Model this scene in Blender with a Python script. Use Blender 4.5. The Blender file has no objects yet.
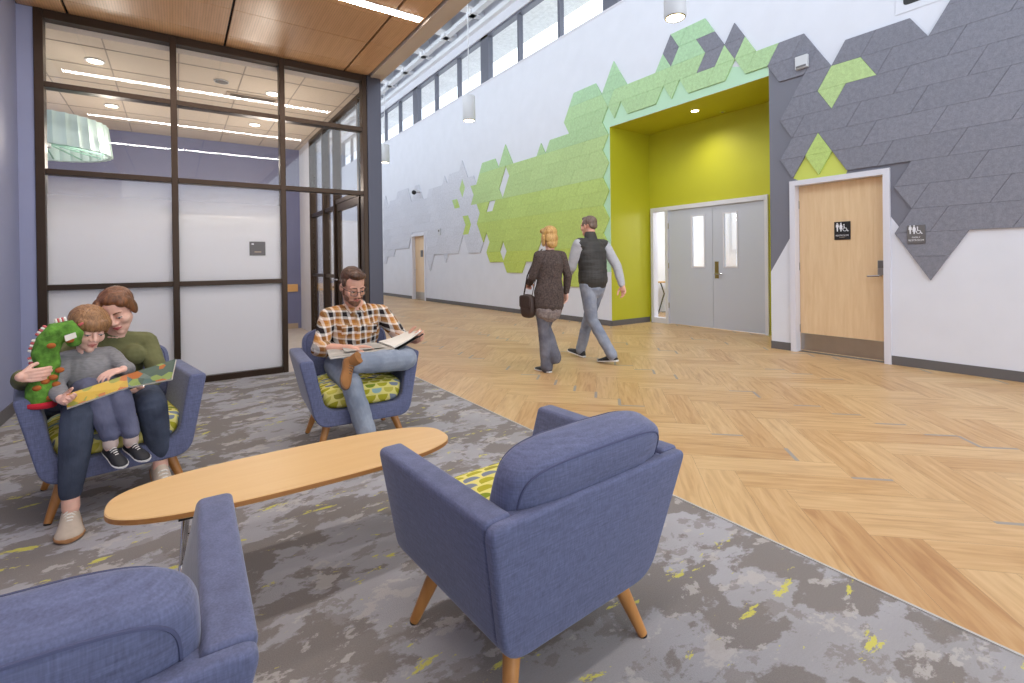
import bpy, bmesh, math, random
from mathutils import Vector, Matrix, noise
PI = math.pi
SC = bpy.context.scene
COL = SC.collection
random.seed(7)

# ------------------------------------------------------------------ materials
MATS = {}
def _nt(name):
    m = bpy.data.materials.new(name); m.use_nodes = True
    nt = m.node_tree; b = nt.nodes['Principled BSDF']
    MATS[name] = m
    return m, nt, b
def lin(c):
    return tuple(((x/255.0)/12.92 if x/255.0 <= .04045 else ((x/255.0+.055)/1.055)**2.4) for x in c) + (1.0,)
def N(nt, t, **kw):
    n = nt.nodes.new(t)
    for k, v in kw.items(): setattr(n, k, v)
    return n
def L(nt, a, b): nt.links.new(a, b)
def MATH(nt, op, a=None, b=None, c=None):
    n = N(nt, 'ShaderNodeMath', operation=op)
    for i, v in enumerate((a, b, c)):
        if v is None: continue
        if isinstance(v, (int, float)): n.inputs[i].default_value = v
        else: L(nt, v, n.inputs[i])
    return n.outputs[0]
def RAMP(nt, fac, stops, interp='LINEAR'):
    n = N(nt, 'ShaderNodeValToRGB'); cr = n.color_ramp; cr.interpolation = interp
    while len(cr.elements) > 1: cr.elements.remove(cr.elements[-1])
    for i, (p, c) in enumerate(stops):
        e = cr.elements[0] if i == 0 else cr.elements.new(p)
        e.position = p; e.color = c
    L(nt, fac, n.inputs[0]); return n.outputs[0]
def MIX(nt, fac, a, b, blend='MIX'):
    n = N(nt, 'ShaderNodeMix', data_type='RGBA', blend_type=blend)
    for i, v in ((0, fac), (6, a), (7, b)):
        if isinstance(v, (int, float)): n.inputs[i].default_value = v
        elif isinstance(v, tuple): n.inputs[i].default_value = v
        else: L(nt, v, n.inputs[i])
    return n.outputs[2]
def OBJCO(nt, scale=(1,1,1), uv=False):
    tc = N(nt, 'ShaderNodeTexCoord'); mp = N(nt, 'ShaderNodeMapping')
    mp.inputs['Scale'].default_value = scale
    L(nt, tc.outputs['UV' if uv else 'Object'], mp.inputs[0]); return mp.outputs[0]
def NOISE(nt, vec, scale, detail=3, rough=.5, dist=0):
    n = N(nt, 'ShaderNodeTexNoise'); n.inputs['Scale'].default_value = scale
    n.inputs['Detail'].default_value = detail; n.inputs['Roughness'].default_value = rough
    n.inputs['Distortion'].default_value = dist
    L(nt, vec, n.inputs['Vector']); return n.outputs['Fac']
def BUMP(nt, b, h, strength, dist=.01):
    n = N(nt, 'ShaderNodeBump'); n.inputs['Strength'].default_value = strength
    n.inputs['Distance'].default_value = dist
    L(nt, h, n.inputs['Height']); L(nt, n.outputs[0], b.inputs['Normal'])

def plain(name, rgb, rough=.6, metal=0, var=0, vscale=20, bump=0, spec=None, stretch=(1,1,1)):
    m, nt, b = _nt(name); c = lin(rgb)
    b.inputs['Roughness'].default_value = rough; b.inputs['Metallic'].default_value = metal
    if spec is not None: b.inputs['Specular IOR Level'].default_value = spec
    if var or bump:
        f = NOISE(nt, OBJCO(nt, stretch), vscale, 4)
        if var:
            lo = tuple(x*(1-var) for x in c[:3])+(1,); hi = tuple(min(1, x*(1+var)) for x in c[:3])+(1,)
            L(nt, RAMP(nt, f, [(.3, lo), (.7, hi)]), b.inputs['Base Color'])
        else: b.inputs['Base Color'].default_value = c
        if bump: BUMP(nt, b, f, bump)
    else: b.inputs['Base Color'].default_value = c
    return m
def emit(name, rgb, s):
    m, nt, b = _nt(name)
    b.inputs['Base Color'].default_value = lin(rgb)
    b.inputs['Emission Color'].default_value = lin(rgb); b.inputs['Emission Strength'].default_value = s
    return m
def FRES(nt, ior):
    # the same reflectance on both sides of a pane
    g = N(nt, 'ShaderNodeNewGeometry'); fr = N(nt, 'ShaderNodeFresnel')
    mr = N(nt, 'ShaderNodeMapRange'); mr.inputs[3].default_value = ior; mr.inputs[4].default_value = 1/ior
    L(nt, g.outputs['Backfacing'], mr.inputs[0]); L(nt, mr.outputs[0], fr.inputs[0]); return fr
def glass(name, tint=(1,1,1,1), ior=1.5, rough=0.0):
    m, nt, b = _nt(name); nt.nodes.remove(b)
    out = nt.nodes['Material Output']
    tr = N(nt, 'ShaderNodeBsdfTransparent'); tr.inputs[0].default_value = tint
    gl = N(nt, 'ShaderNodeBsdfGlossy'); gl.inputs['Roughness'].default_value = rough
    fr = FRES(nt, ior)
    mx = N(nt, 'ShaderNodeMixShader')
    L(nt, fr.outputs[0], mx.inputs[0]); L(nt, tr.outputs[0], mx.inputs[1]); L(nt, gl.outputs[0], mx.inputs[2])
    L(nt, mx.outputs[0], out.inputs[0]); return m

def fabric(name, rgb, rough=.9, var=.12):
    m, nt, b = _nt(name); c = lin(rgb)
    co = OBJCO(nt, (1, 1, 1))
    f1 = NOISE(nt, OBJCO(nt, (22, 22, 260)), 1, 3); f2 = NOISE(nt, OBJCO(nt, (260, 260, 16)), 1, 3)
    f3 = NOISE(nt, co, 6, 3)
    f = MATH(nt, 'ADD', MATH(nt, 'MULTIPLY', f1, .5), MATH(nt, 'MULTIPLY', f2, .5))
    lo = tuple(x*(1-var*1.6) for x in c[:3])+(1,); hi = tuple(min(1, x*(1+var*1.6)) for x in c[:3])+(1,)
    col = RAMP(nt, f, [(.3, lo), (.7, hi)])
    col = MIX(nt, MATH(nt, 'MULTIPLY', f3, .22), col, tuple(min(1, x*1.25) for x in c[:3])+(1,))
    L(nt, col, b.inputs['Base Color']); b.inputs['Roughness'].default_value = rough
    b.inputs['Sheen Weight'].default_value = .25; b.inputs['Sheen Roughness'].default_value = .4
    b.inputs['Specular IOR Level'].default_value = .2
    BUMP(nt, b, f, .25, .002); return m

def halfmoon(name):
    m, nt, b = _nt(name)
    tc = N(nt, 'ShaderNodeTexCoord'); sp = N(nt, 'ShaderNodeSeparateXYZ'); L(nt, tc.outputs['Object'], sp.inputs[0])
    W, H = .078, .044
    u = MATH(nt, 'DIVIDE', sp.outputs[0], W)
    v = MATH(nt, 'DIVIDE', MATH(nt, 'SUBTRACT', sp.outputs[2], sp.outputs[1]), H)
    row = MATH(nt, 'FLOOR', v)
    off = MATH(nt, 'MULTIPLY', MATH(nt, 'MODULO', MATH(nt, 'ABSOLUTE', row), 2), .5)
    uu = MATH(nt, 'ADD', u, off); colid = MATH(nt, 'FLOOR', uu)
    fu = MATH(nt, 'SUBTRACT', MATH(nt, 'SUBTRACT', uu, colid), .5)
    fv = MATH(nt, 'SUBTRACT', v, row)
    # rounded half moon: flat at the top, round below
    x2 = MATH(nt, 'MULTIPLY', fu, W); y2 = MATH(nt, 'MULTIPLY', MATH(nt, 'SUBTRACT', .88, fv), H)
    e = MATH(nt, 'ADD', MATH(nt, 'POWER', MATH(nt, 'DIVIDE', MATH(nt, 'ABSOLUTE', x2), .032), 2.6),
             MATH(nt, 'POWER', MATH(nt, 'DIVIDE', MATH(nt, 'ABSOLUTE', y2), .033), 2.6))
    inside = MATH(nt, 'MULTIPLY', MATH(nt, 'LESS_THAN', e, 1.0), MATH(nt, 'GREATER_THAN', y2, 0))
    cv = N(nt, 'ShaderNodeCombineXYZ'); L(nt, colid, cv.inputs[0]); L(nt, row, cv.inputs[1])
    wn = N(nt, 'ShaderNodeTexWhiteNoise'); L(nt, cv.outputs[0], wn.inputs['Vector'])
    moon = RAMP(nt, wn.outputs['Value'], [(0, lin((176,170,48))), (.42, lin((200,190,84))), (.62, lin((128,136,150))), (.76, lin((150,182,180))), (.86, lin((132,148,44))), (.95, lin((158,152,60)))], 'CONSTANT')
    col = MIX(nt, inside, lin((226,216,130)), moon)
    L(nt, col, b.inputs['Base Color']); b.inputs['Roughness'].default_value = .9
    b.inputs['Specular IOR Level'].default_value = .2
    BUMP(nt, b, NOISE(nt, OBJCO(nt, (1,1,1)), 500, 2), .2, .002); return m

def plaid(name):
    m, nt, b = _nt(name)
    tc = N(nt, 'ShaderNodeTexCoord'); sp = N(nt, 'ShaderNodeSeparateXYZ'); L(nt, tc.outputs['Object'], sp.inputs[0])
    W = lin((228,220,212)); O = lin((176,116,56)); K = lin((40,34,36)); T = lin((206,160,108)); G = lin((120,112,112))
    def band(s, per, ph):
        f = MATH(nt, 'FRACT', MATH(nt, 'ADD', MATH(nt, 'DIVIDE', s, per), ph))
        return RAMP(nt, f, [(0, O), (.24, W), (.42, K), (.74, W), (.86, T)], 'CONSTANT')
    xx = MATH(nt, 'ADD', sp.outputs[0], MATH(nt, 'MULTIPLY', sp.outputs[1], .35))
    zz = MATH(nt, 'ADD', sp.outputs[2], MATH(nt, 'MULTIPLY', sp.outputs[1], .25))
    col = MIX(nt, .5, band(xx, .088, .35), band(zz, .088, .1))
    L(nt, col, b.inputs['Base Color']); b.inputs['Roughness'].default_value = .9
    b.inputs['Specular IOR Level'].default_value = .15
    return m

def denim(name, rgb, fade):
    m, nt, b = _nt(name)
    f = NOISE(nt, OBJCO(nt), 7, 4); g = NOISE(nt, OBJCO(nt, (300, 300, 40)), 1, 2)
    col = RAMP(nt, f, [(.35, lin(rgb)), (.65, lin(fade))])
    col = MIX(nt, MATH(nt, 'MULTIPLY', g, .35), col, lin(tuple(int(c*.7) for c in rgb)))
    L(nt, col, b.inputs['Base Color']); b.inputs['Roughness'].default_value = .9
    b.inputs['Specular IOR Level'].default_value = .15
    BUMP(nt, b, g, .15, .003); return m

def skin(name, rgb):
    m, nt, b = _nt(name); c = lin(rgb)
    f = NOISE(nt, OBJCO(nt), 14, 3)
    L(nt, RAMP(nt, f, [(.3, tuple(x*.92 for x in c[:3])+(1,)), (.7, (min(1, c[0]*1.05), c[1], c[2], 1))]), b.inputs['Base Color'])
    b.inputs['Roughness'].default_value = .5; b.inputs['Subsurface Weight'].default_value = .06
    b.inputs['Subsurface Radius'].default_value = (.01, .004, .002)
    return m
def hairmat(name, dark, light, sc=(70, 70, 12)):
    m, nt, b = _nt(name)
    f = NOISE(nt, OBJCO(nt, sc), 1, 4, .6, 1.0)
    L(nt, RAMP(nt, f, [(.32, lin(dark)), (.68, lin(light))]), b.inputs['Base Color'])
    b.inputs['Roughness'].default_value = .42
    BUMP(nt, b, f, .7, .006); return m

def woodgrain(name, rgb, rgb2, sc=(1.2, 14, 14), rough=.4, det=4):
    m, nt, b = _nt(name)
    f = NOISE(nt, OBJCO(nt, sc), 1.6, det, .6, .6); g = NOISE(nt, OBJCO(nt, tuple(x*5 for x in sc)), 2, 2)
    col = RAMP(nt, f, [(.3, lin(rgb)), (.7, lin(rgb2))])
    col = MIX(nt, MATH(nt, 'MULTIPLY', g, .18), col, lin(rgb))
    L(nt, col, b.inputs['Base Color']); b.inputs['Roughness'].default_value = rough
    return m

def plankfloor(name):
    m, nt, b = _nt(name)
    geo = N(nt, 'ShaderNodeNewGeometry'); r = geo.outputs['Random Per Island']
    tc = N(nt, 'ShaderNodeTexCoord'); sp = N(nt, 'ShaderNodeSeparateXYZ'); L(nt, tc.outputs['UV'], sp.inputs[0])
    cv = N(nt, 'ShaderNodeCombineXYZ')
    L(nt, MATH(nt, 'ADD', MATH(nt, 'MULTIPLY', sp.outputs[0], 1.6), MATH(nt, 'MULTIPLY', r, 37)), cv.inputs[0])
    L(nt, MATH(nt, 'MULTIPLY', sp.outputs[1], 15), cv.inputs[1]); L(nt, MATH(nt, 'MULTIPLY', r, 91), cv.inputs[2])
    f = NOISE(nt, cv.outputs[0], 1.7, 4, .55, .8)
    col = RAMP(nt, f, [(.28, lin((160,114,72))), (.5, lin((198,158,110))), (.72, lin((218,184,138)))])
    tone = RAMP(nt, r, [(0, lin((186,142,96))), (.5, lin((204,166,118))), (1, lin((218,186,140)))])
    col = MIX(nt, .45, col, tone)
    L(nt, col, b.inputs['Base Color'])
    b.inputs['Roughness'].default_value = .38; b.inputs['Specular IOR Level'].default_value = .45
    return m

def carpetmat(name):
    m, nt, b = _nt(name)
    def mask(sc, scale, lo, hi, det=7, rough=.66, dist=.3):
        return RAMP(nt, NOISE(nt, OBJCO(nt, sc), scale, det, rough, dist), [(lo, (0,0,0,1)), (hi, (1,1,1,1))])
    fine = NOISE(nt, OBJCO(nt, (1, 1, 1)), 240, 2)
    weave = NOISE(nt, OBJCO(nt, (30, 140, 1)), 1, 2)
    base = MIX(nt, mask((1, 1.2, 1), 1.1, .35, .65, 3), lin((152,150,152)), lin((172,171,178)))
    base = MIX(nt, MATH(nt, 'MULTIPLY', mask((1, 1.5, 1), 2.4, .488, .512, 9, .62, .2), .88), base, lin((112,104,98)))
    base = MIX(nt, MATH(nt, 'MULTIPLY', mask((1, 1.5, 1.3), 5.6, .55, .575, 8, .66, .2), .65), base, lin((122,114,108)))
    base = MIX(nt, MATH(nt, 'MULTIPLY', mask((1.15, 1.6, 2.7), 4.6, .57, .595, 8, .66, .2), .75), base, lin((186,180,176)))
    base = MIX(nt, MATH(nt, 'MULTIPLY', mask((1.4, 3.6, 4), 2.9, .615, .635, 6, .72), .9), base, lin((214,206,62)))
    base = MIX(nt, MATH(nt, 'MULTIPLY', weave, .2), base, lin((124,118,114)))
    base = MIX(nt, MATH(nt, 'MULTIPLY', fine, .25), base, lin((196,192,190)))
    L(nt, base, b.inputs['Base Color']); b.inputs['Roughness'].default_value = .97
    b.inputs['Specular IOR Level'].default_value = .1
    BUMP(nt, b, fine, .4, .004); return m

def perfwood(name):
    m, nt, b = _nt(name)
    f = NOISE(nt, OBJCO(nt, (16, 1.2, 1)), 1.5, 4, .6, .5)
    col = RAMP(nt, f, [(.3, lin((206,158,112))), (.7, lin((220,174,126)))])
    tc = N(nt, 'ShaderNodeTexCoord'); sp = N(nt, 'ShaderNodeSeparateXYZ'); L(nt, tc.outputs['Object'], sp.inputs[0])
    px = MATH(nt, 'FRACT', MATH(nt, 'DIVIDE', sp.outputs[0], .021))
    py = MATH(nt, 'FRACT', MATH(nt, 'DIVIDE', sp.outputs[1], .012))
    d = MATH(nt, 'MULTIPLY', MATH(nt, 'LESS_THAN', px, .28), MATH(nt, 'LESS_THAN', py, .5))
    col = MIX(nt, MATH(nt, 'MULTIPLY', d, .35), col, lin((70,44,26)))
    L(nt, col, b.inputs['Base Color']); b.inputs['Roughness'].default_value = .32
    return m
def felt(name, rgb):
    m, nt, b = _nt(name); c = lin(rgb)
    f = MATH(nt, 'ADD', MATH(nt, 'MULTIPLY', NOISE(nt, OBJCO(nt), 22, 5, .7), .6), MATH(nt, 'MULTIPLY', NOISE(nt, OBJCO(nt), 120, 2), .4)); geo = N(nt, 'ShaderNodeNewGeometry')
    lo = tuple(x*.78 for x in c[:3])+(1,); hi = tuple(min(1, x*1.2) for x in c[:3])+(1,)
    col = RAMP(nt, f, [(.3, lo), (.7, hi)])
    r = RAMP(nt, geo.outputs['Random Per Island'], [(0, (.94,.94,.94,1)), (1, (1,1,1,1))])
    col = MIX(nt, 1.0, col, r, 'MULTIPLY')
    L(nt, col, b.inputs['Base Color']); b.inputs['Roughness'].default_value = .95
    b.inputs['Specular IOR Level'].default_value = .1
    BUMP(nt, b, f, .15, .004); return m

# ------------------------------------------------------------------ object helpers
def obj(name, bm, mats, parent=None, smooth=False, angle=None):
    if isinstance(bm, bmesh.types.BMesh):
        me = bpy.data.meshes.new(name); bm.normal_update(); bm.to_mesh(me); bm.free()
    else: me = bm
    for m in (mats if isinstance(mats, (list, tuple)) else [mats]): me.materials.append(m)
    if smooth:
        me.polygons.foreach_set('use_smooth', [True]*len(me.polygons))
        if angle: 
            try: me.set_sharp_from_angle(angle=math.radians(angle))
            except Exception: pass
    o = bpy.data.objects.new(name, me); COL.objects.link(o)
    if parent: o.parent = parent
    return o
def thing(name, label, cat, loc=(0,0,0), rz=0, group=None):
    o = bpy.data.objects.new(name, None); COL.objects.link(o)
    o.empty_display_size = .1
    o.location = loc; o.rotation_euler = (0, 0, rz)
    o['label'] = label; o['category'] = cat
    if group: o['group'] = group
    return o
def tag(o, label, cat, group=None):
    o['label'] = label; o['category'] = cat
    if group: o['group'] = group
    return o
def structure(o): o['kind'] = 'structure'; return o
def dup(root, loc, rz, label):
    r = root.copy(); COL.objects.link(r); r.location = loc; r.rotation_euler = (0, 0, rz); r['label'] = label
    for ch in list(root.children):
        c = ch.copy(); COL.objects.link(c); c.parent = r
        for g in list(ch.children):
            d = g.copy(); COL.objects.link(d); d.parent = c
    return r
def box(bm, lo, hi, mi=0, bev=0):
    vs = [bm.verts.new((x, y, z)) for z in (lo[2], hi[2]) for y in (lo[1], hi[1]) for x in (lo[0], hi[0])]
    fs = []
    for q in ((0,2,3,1), (4,5,7,6), (0,1,5,4), (2,6,7,3), (0,4,6,2), (1,3,7,5)):
        f = bm.faces.new([vs[i] for i in q]); f.material_index = mi; fs.append(f)
    if bev:
        es = set(e for f in fs for e in f.edges)
        bmesh.ops.bevel(bm, geom=list(es), offset=bev, segments=2, affect='EDGES', profile=.5)
    return fs
def BX(lo, hi, bev=0):
    bm = bmesh.new(); box(bm, lo, hi, 0, bev); return bm
def tube(bm, pts, rad, seg=12, side=None, cap=True, mi=0):
    """closed tapered tube; rad entries are r or (r_side, r_other); rounded ends"""
    P = [Vector(p) for p in pts]; R = [(r, r) if isinstance(r, (int, float)) else r for r in rad]
    n = len(P); rings = []
    S0 = Vector(side) if side else None
    prev = None
    for i in range(n):
        t = (P[min(i+1, n-1)] - P[max(i-1, 0)]); t.normalize()
        if S0 is not None: s = S0 - t*S0.dot(t)
        elif prev is not None: s = prev - t*prev.dot(t)
        else: s = t.orthogonal()
        if s.length < 1e-5: s = t.orthogonal()
        s.normalize(); prev = s; nn = t.cross(s)
        def ring(c, k):
            return [bm.verts.new(c + s*(R[i][0]*k*math.cos(a)) + nn*(R[i][1]*k*math.sin(a))) for a in (2*PI*j/seg for j in range(seg))]
        rm = min(R[i])
        if i == 0 and cap:
            rings.append(ring(P[i]-t*rm*.85, .45)); rings.append(ring(P[i]-t*rm*.5, .82))
        rings.append(ring(P[i], 1))
        if i == n-1 and cap:
            rings.append(ring(P[i]+t*rm*.5, .82)); rings.append(ring(P[i]+t*rm*.85, .45))
    for a, b in zip(rings, rings[1:]):
        for j in range(seg):
            f = bm.faces.new((a[j], a[(j+1) % seg], b[(j+1) % seg], b[j])); f.material_index = mi
    f = bm.faces.new(rings[0][::-1]); f.material_index = mi
    f = bm.faces.new(rings[-1]); f.material_index = mi
def cyl(bm, a, b, r, r2=None, seg=20, mi=0):
    tube(bm, [a, b], [r, r2 if r2 is not None else r], seg, cap=False, mi=mi)
def ell(bm, c, r, rot=None, seg=16, mi=0):
    M = Matrix.Translation(Vector(c)) @ (rot.to_4x4() if rot else Matrix.Identity(4)) @ Matrix.Diagonal((*r, 1))
    g = bmesh.ops.create_uvsphere(bm, u_segments=seg, v_segments=max(8, seg//2), radius=1, matrix=M)
    if mi:
        for f in set(f for v in g['verts'] for f in v.link_faces): f.material_index = mi
def superq(bm, c, r, e1=.5, e2=.5, nu=40, nv=20, rot=None, fn=None):
    """superellipsoid; e1 shapes the vertical profile, e2 the plan (x,y)"""
    sg = lambda v, e: math.copysign(abs(v)**e, v)
    rows = []
    for i in range(nv+1):
        ph = -PI/2 + PI*i/nv; row = []
        for j in range(nu):
            th = 2*PI*j/nu
            p = Vector((r[0]*sg(math.cos(ph), e1)*sg(math.cos(th), e2), r[1]*sg(math.cos(ph), e1)*sg(math.sin(th), e2), r[2]*sg(math.sin(ph), e1)))
            if fn: p = fn(p)
            if rot: p = rot @ p
            row.append(p + Vector(c))
        rows.append(row)
    bot = bm.verts.new(sum(rows[0], Vector())/nu); top = bm.verts.new(sum(rows[-1], Vector())/nu)
    R = [[bm.verts.new(p) for p in row] for row in rows[1:-1]]
    for a, b in zip(R, R[1:]):
        for j in range(nu): bm.faces.new((a[j], a[(j+1) % nu], b[(j+1) % nu], b[j]))
    for j in range(nu):
        bm.faces.new((bot, R[0][(j+1) % nu], R[0][j])); bm.faces.new((top, R[-1][j], R[-1][(j+1) % nu]))
def roundpoly(pts, rad, seg=5):
    out = []; n = len(pts)
    for i in range(n):
        p = Vector(pts[i]); a = Vector(pts[i-1]); b = Vector(pts[(i+1) % n]); r = rad[i] if isinstance(rad, (list, tuple)) else rad
        if r <= 0: out.append(p); continue
        u = (a-p).normalized(); v = (b-p).normalized(); ang = u.angle(v); d = min(r/math.tan(ang/2), (a-p).length*.49, (b-p).length*.49)
        p0 = p+u*d; p1 = p+v*d
        for k in range(seg+1):
            t = k/seg; out.append(p0*(1-t)**2 + p*2*t*(1-t) + p1*t*t)
    return out
def loft(bm, sections, mi=0):
    rs = [[bm.verts.new(p) for p in s] for s in sections]; n = len(rs[0])
    for a, b in zip(rs, rs[1:]):
        for j in range(n):
            f = bm.faces.new((a[j], a[(j+1) % n], b[(j+1) % n], b[j])); f.material_index = mi
    f0 = bm.faces.new(rs[0][::-1]); f1 = bm.faces.new(rs[-1]); f0.material_index = f1.material_index = mi
    return f0, f1
def prism(bm, poly, ax, d0, d1, mi=0):
    """poly: 2-D points; ax: axis of extrusion ('x','y','z')"""
    def P(p, d): return {'x': (d, p[0], p[1]), 'y': (p[0], d, p[1]), 'z': (p[0], p[1], d)}[ax]
    return loft(bm, [[P(p, d0) for p in poly], [P(p, d1) for p in poly]], mi)
def fix(bm):
    bmesh.ops.recalc_face_normals(bm, faces=bm.faces[:]); return bm
def grow(name, bm, voxel, mats, parent, smooth=2, wrinkle=0, wscale=(14, 14, 14), matfn=None):
    """voxel-union of overlapping closed shells -> ONE continuous skin"""
    fix(bm)
    me = bpy.data.meshes.new(name); bm.to_mesh(me); bm.free()
    o = bpy.data.objects.new(name, me); COL.objects.link(o)
    r = o.modifiers.new('r', 'REMESH'); r.mode = 'VOXEL'; r.voxel_size = voxel; r.use_smooth_shade = True
    s = o.modifiers.new('s', 'SMOOTH'); s.factor = .5; s.iterations = smooth
    dg = bpy.context.evaluated_depsgraph_get(); dg.update()
    me2 = bpy.data.meshes.new_from_object(o.evaluated_get(dg)); me2.name = name
    o.modifiers.clear(); o.data = me2; bpy.data.meshes.remove(me)
    me2.materials.clear()
    for m in (mats if isinstance(mats, (list, tuple)) else [mats]): me2.materials.append(m)
    if wrinkle:
        nrm = [v.normal.copy() for v in me2.vertices]
        for v, n in zip(me2.vertices, nrm):
            q = Vector((v.co.x*wscale[0], v.co.y*wscale[1], v.co.z*wscale[2]))
            w = noise.noise(q)*.7 + (1-abs(noise.noise(q*1.7+Vector((5, 2, 9)))))*.5 - .3
            v.co += n*(w*wrinkle)
    if matfn:
        for p in me2.polygons: p.material_index = matfn(p.center)
    me2.polygons.foreach_set('use_smooth', [True]*len(me2.polygons))
    o.parent = parent
    return o
def text(s, size, mat, parent, loc, rot, name='lettering', align='CENTER', depth=.0006):
    c = bpy.data.curves.new(name, 'FONT'); c.body = s; c.size = size; c.align_x = align; c.extrude = depth; c.resolution_u = 3
    o = bpy.data.objects.new(name, c); COL.objects.link(o)
    dg = bpy.context.evaluated_depsgraph_get(); dg.update()
    me = bpy.data.meshes.new_from_object(o.evaluated_get(dg)); bpy.data.objects.remove(o)
    me.transform(Matrix.Translation(loc) @ rot.to_4x4())
    me.materials.clear()
    return obj(name, me, mat, parent)
# ================================================================== MATERIAL SET
M = {}
M['white'] = plain('wall paint white', (221,222,230), .65, var=.02, vscale=3)
M['blue'] = plain('wall paint blue', (150,154,184), .5, var=.02, vscale=3)
M['blueshade'] = plain('shaded paint blue', (118,122,156), .5, var=.02, vscale=3)  # darker copy of the wall blue; the room's dimness is put into the colour
M['lime'] = plain('wall paint lime', (190,188,38), .55, var=.02, vscale=2)
M['greypaint'] = plain('wall paint grey', (118,118,129), .6)
M['mint'] = plain('wall paint mint', (186,222,190), .6)
M['limepaint'] = plain('wall paint pale lime', (204,212,96), .6)
M['bronze'] = plain('bronze aluminium', (64,50,40), .36, .75, var=.06, vscale=6)
M['bronze_sheen'] = plain('bronze aluminium painted sheen', (78,77,86), .36, .7)  # bronze copy for the corner post; the hall's reflection is put into its colour
M['base'] = plain('rubber baseboard', (100,96,96), .55)
M['tan'] = plain('tan painted trim', (178,160,140), .55)
M['soffit'] = plain('beige soffit', (206,190,174), .55)
M['dark'] = plain('dark reveal', (26,22,20), .7)
M['black'] = plain('black plastic', (20,18,17), .45)
M['perf'] = perfwood('perforated wood panel')
M['plank'] = plankfloor('wood look planks')
M['accent'] = plain('grey inlay strip', (158,150,142), .45)
M['slab'] = plain('floor slab', (120,110,100), .8)
M['carpet'] = carpetmat('mottled grey carpet')
M['roomcarpet'] = plain('pale room carpet', (196,186,180), .95, var=.06, vscale=8)
M['chrome'] = plain('chrome', (210,210,212), .14, 1)
M['steel'] = plain('brushed steel', (176,170,164), .34, 1, var=.05, vscale=8)
M['brass'] = plain('aged brass', (166,150,96), .35, 1)
M['lampwhite'] = plain('white lamp shell', (205,205,208), .45)
M['structwhite'] = plain('white painted steel', (232,234,238), .55)
M['decking'] = plain('white roof deck', (226,229,235), .6, var=.02, vscale=3)
M['wingrey'] = plain('grey window frame', (108,110,122), .45, .3)
M['canopy'] = plain('canopy concrete', (222,222,224), .8, var=.1, vscale=10, bump=.1)
M['tile'] = plain('beige ceiling tile', (214,200,184), .85, var=.03, vscale=60)
M['tgrid'] = plain('ceiling grid line', (168,156,146), .8)
M['glass'] = glass('clear glass')
M['edge'] = plain('pale edge strip', (190,188,184), .5)
M['strip'] = emit('strip light diffuser', (255,250,246), 44)
M['disc'] = emit('downlight lens', (255,240,215), 9)
M['doorwood'] = woodgrain('maple door veneer', (218,184,142), (230,200,160), (14, 14, 1.4), .38)
M['doorpaint'] = plain('grey door paint', (196,199,212), .45)
M['framepaint'] = plain('white frame paint', (218,216,224), .42)
M['wood'] = woodgrain('light wood', (214,160,96), (232,186,124), (1.4, 14, 14), .4)
M['felt_grey'] = felt('grey felt', (136,136,146))
M['felt_light'] = felt('pale grey felt', (214,215,224))
GREENS = [(178,212,172), (182,212,162), (188,212,150), (190,212,128), (192,211,120), (195,210,108)]
for i, c in enumerate(GREENS): M['felt_green%d' % i] = felt('green felt %d' % i, c)
M['signgrey'] = plain('grey sign plate', (104,100,100), .5)
M['signwhite'] = plain('sign white', (232,232,236), .5)
M['aqua'] = plain('aqua lamp felt', (150,196,180), .8)
m, nt, b = _nt('aqua translucent pleats')
b.inputs['Base Color'].default_value = lin((206,226,222)); b.inputs['Roughness'].default_value = .6
b.inputs['Emission Color'].default_value = lin((190,226,216)); b.inputs['Emission Strength'].default_value = .12
M['pleat'] = m
# frosted film: a printed dot gradient, clear towards the top of the upper row
def frosted(name, z0=None, z1=None):
    m, nt, b = _nt(name); out = nt.nodes['Material Output']
    b.inputs['Base Color'].default_value = lin((240,240,243)); b.inputs['Roughness'].default_value = .35
    tl = N(nt, 'ShaderNodeBsdfTranslucent'); tl.inputs[0].default_value = lin((240,240,243))
    ms = N(nt, 'ShaderNodeMixShader'); ms.inputs[0].default_value = .45
    L(nt, b.outputs[0], ms.inputs[1]); L(nt, tl.outputs[0], ms.inputs[2])
    g = M['glass']
    tr = N(nt, 'ShaderNodeBsdfTransparent'); gl = N(nt, 'ShaderNodeBsdfGlossy'); gl.inputs['Roughness'].default_value = 0
    fr = FRES(nt, 1.5)
    mg = N(nt, 'ShaderNodeMixShader'); L(nt, fr.outputs[0], mg.inputs[0]); L(nt, tr.outputs[0], mg.inputs[1]); L(nt, gl.outputs[0], mg.inputs[2])
    mx = N(nt, 'ShaderNodeMixShader')
    if z0 is None: mx.inputs[0].default_value = .93
    else:
        tc = N(nt, 'ShaderNodeTexCoord'); sp = N(nt, 'ShaderNodeSeparateXYZ'); L(nt, tc.outputs['Object'], sp.inputs[0])
        mr = N(nt, 'ShaderNodeMapRange'); mr.interpolation_type = 'SMOOTHSTEP'
        mr.inputs[1].default_value = z0; mr.inputs[2].default_value = z1; mr.inputs[3].default_value = .93; mr.inputs[4].default_value = .12
        L(nt, sp.outputs[2], mr.inputs[0]); L(nt, mr.outputs[0], mx.inputs[0])
    L(nt, mg.outputs[0], mx.inputs[1]); L(nt, ms.outputs[0], mx.inputs[2])
    L(nt, mx.outputs[0], out.inputs[0]); return m
M['frost'] = frosted('frosted film'); M['frostgrad'] = frosted('frosted film fading upward', 1.42, 2.04)

XW, YP, H0 = 6.62, 6.02, 1.2          # hall wall, partition plane, camera height
XE = 2.07                             # carpet / plank border
ROT_WALL = Matrix(((0, 0, -1), (-1, 0, 0), (0, 1, 0)))      # lettering on the hall wall, facing -X
ROT_PART = Matrix(((1, 0, 0), (0, 0, -1), (0, 1, 0)))       # lettering on the partition, facing -Y

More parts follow.
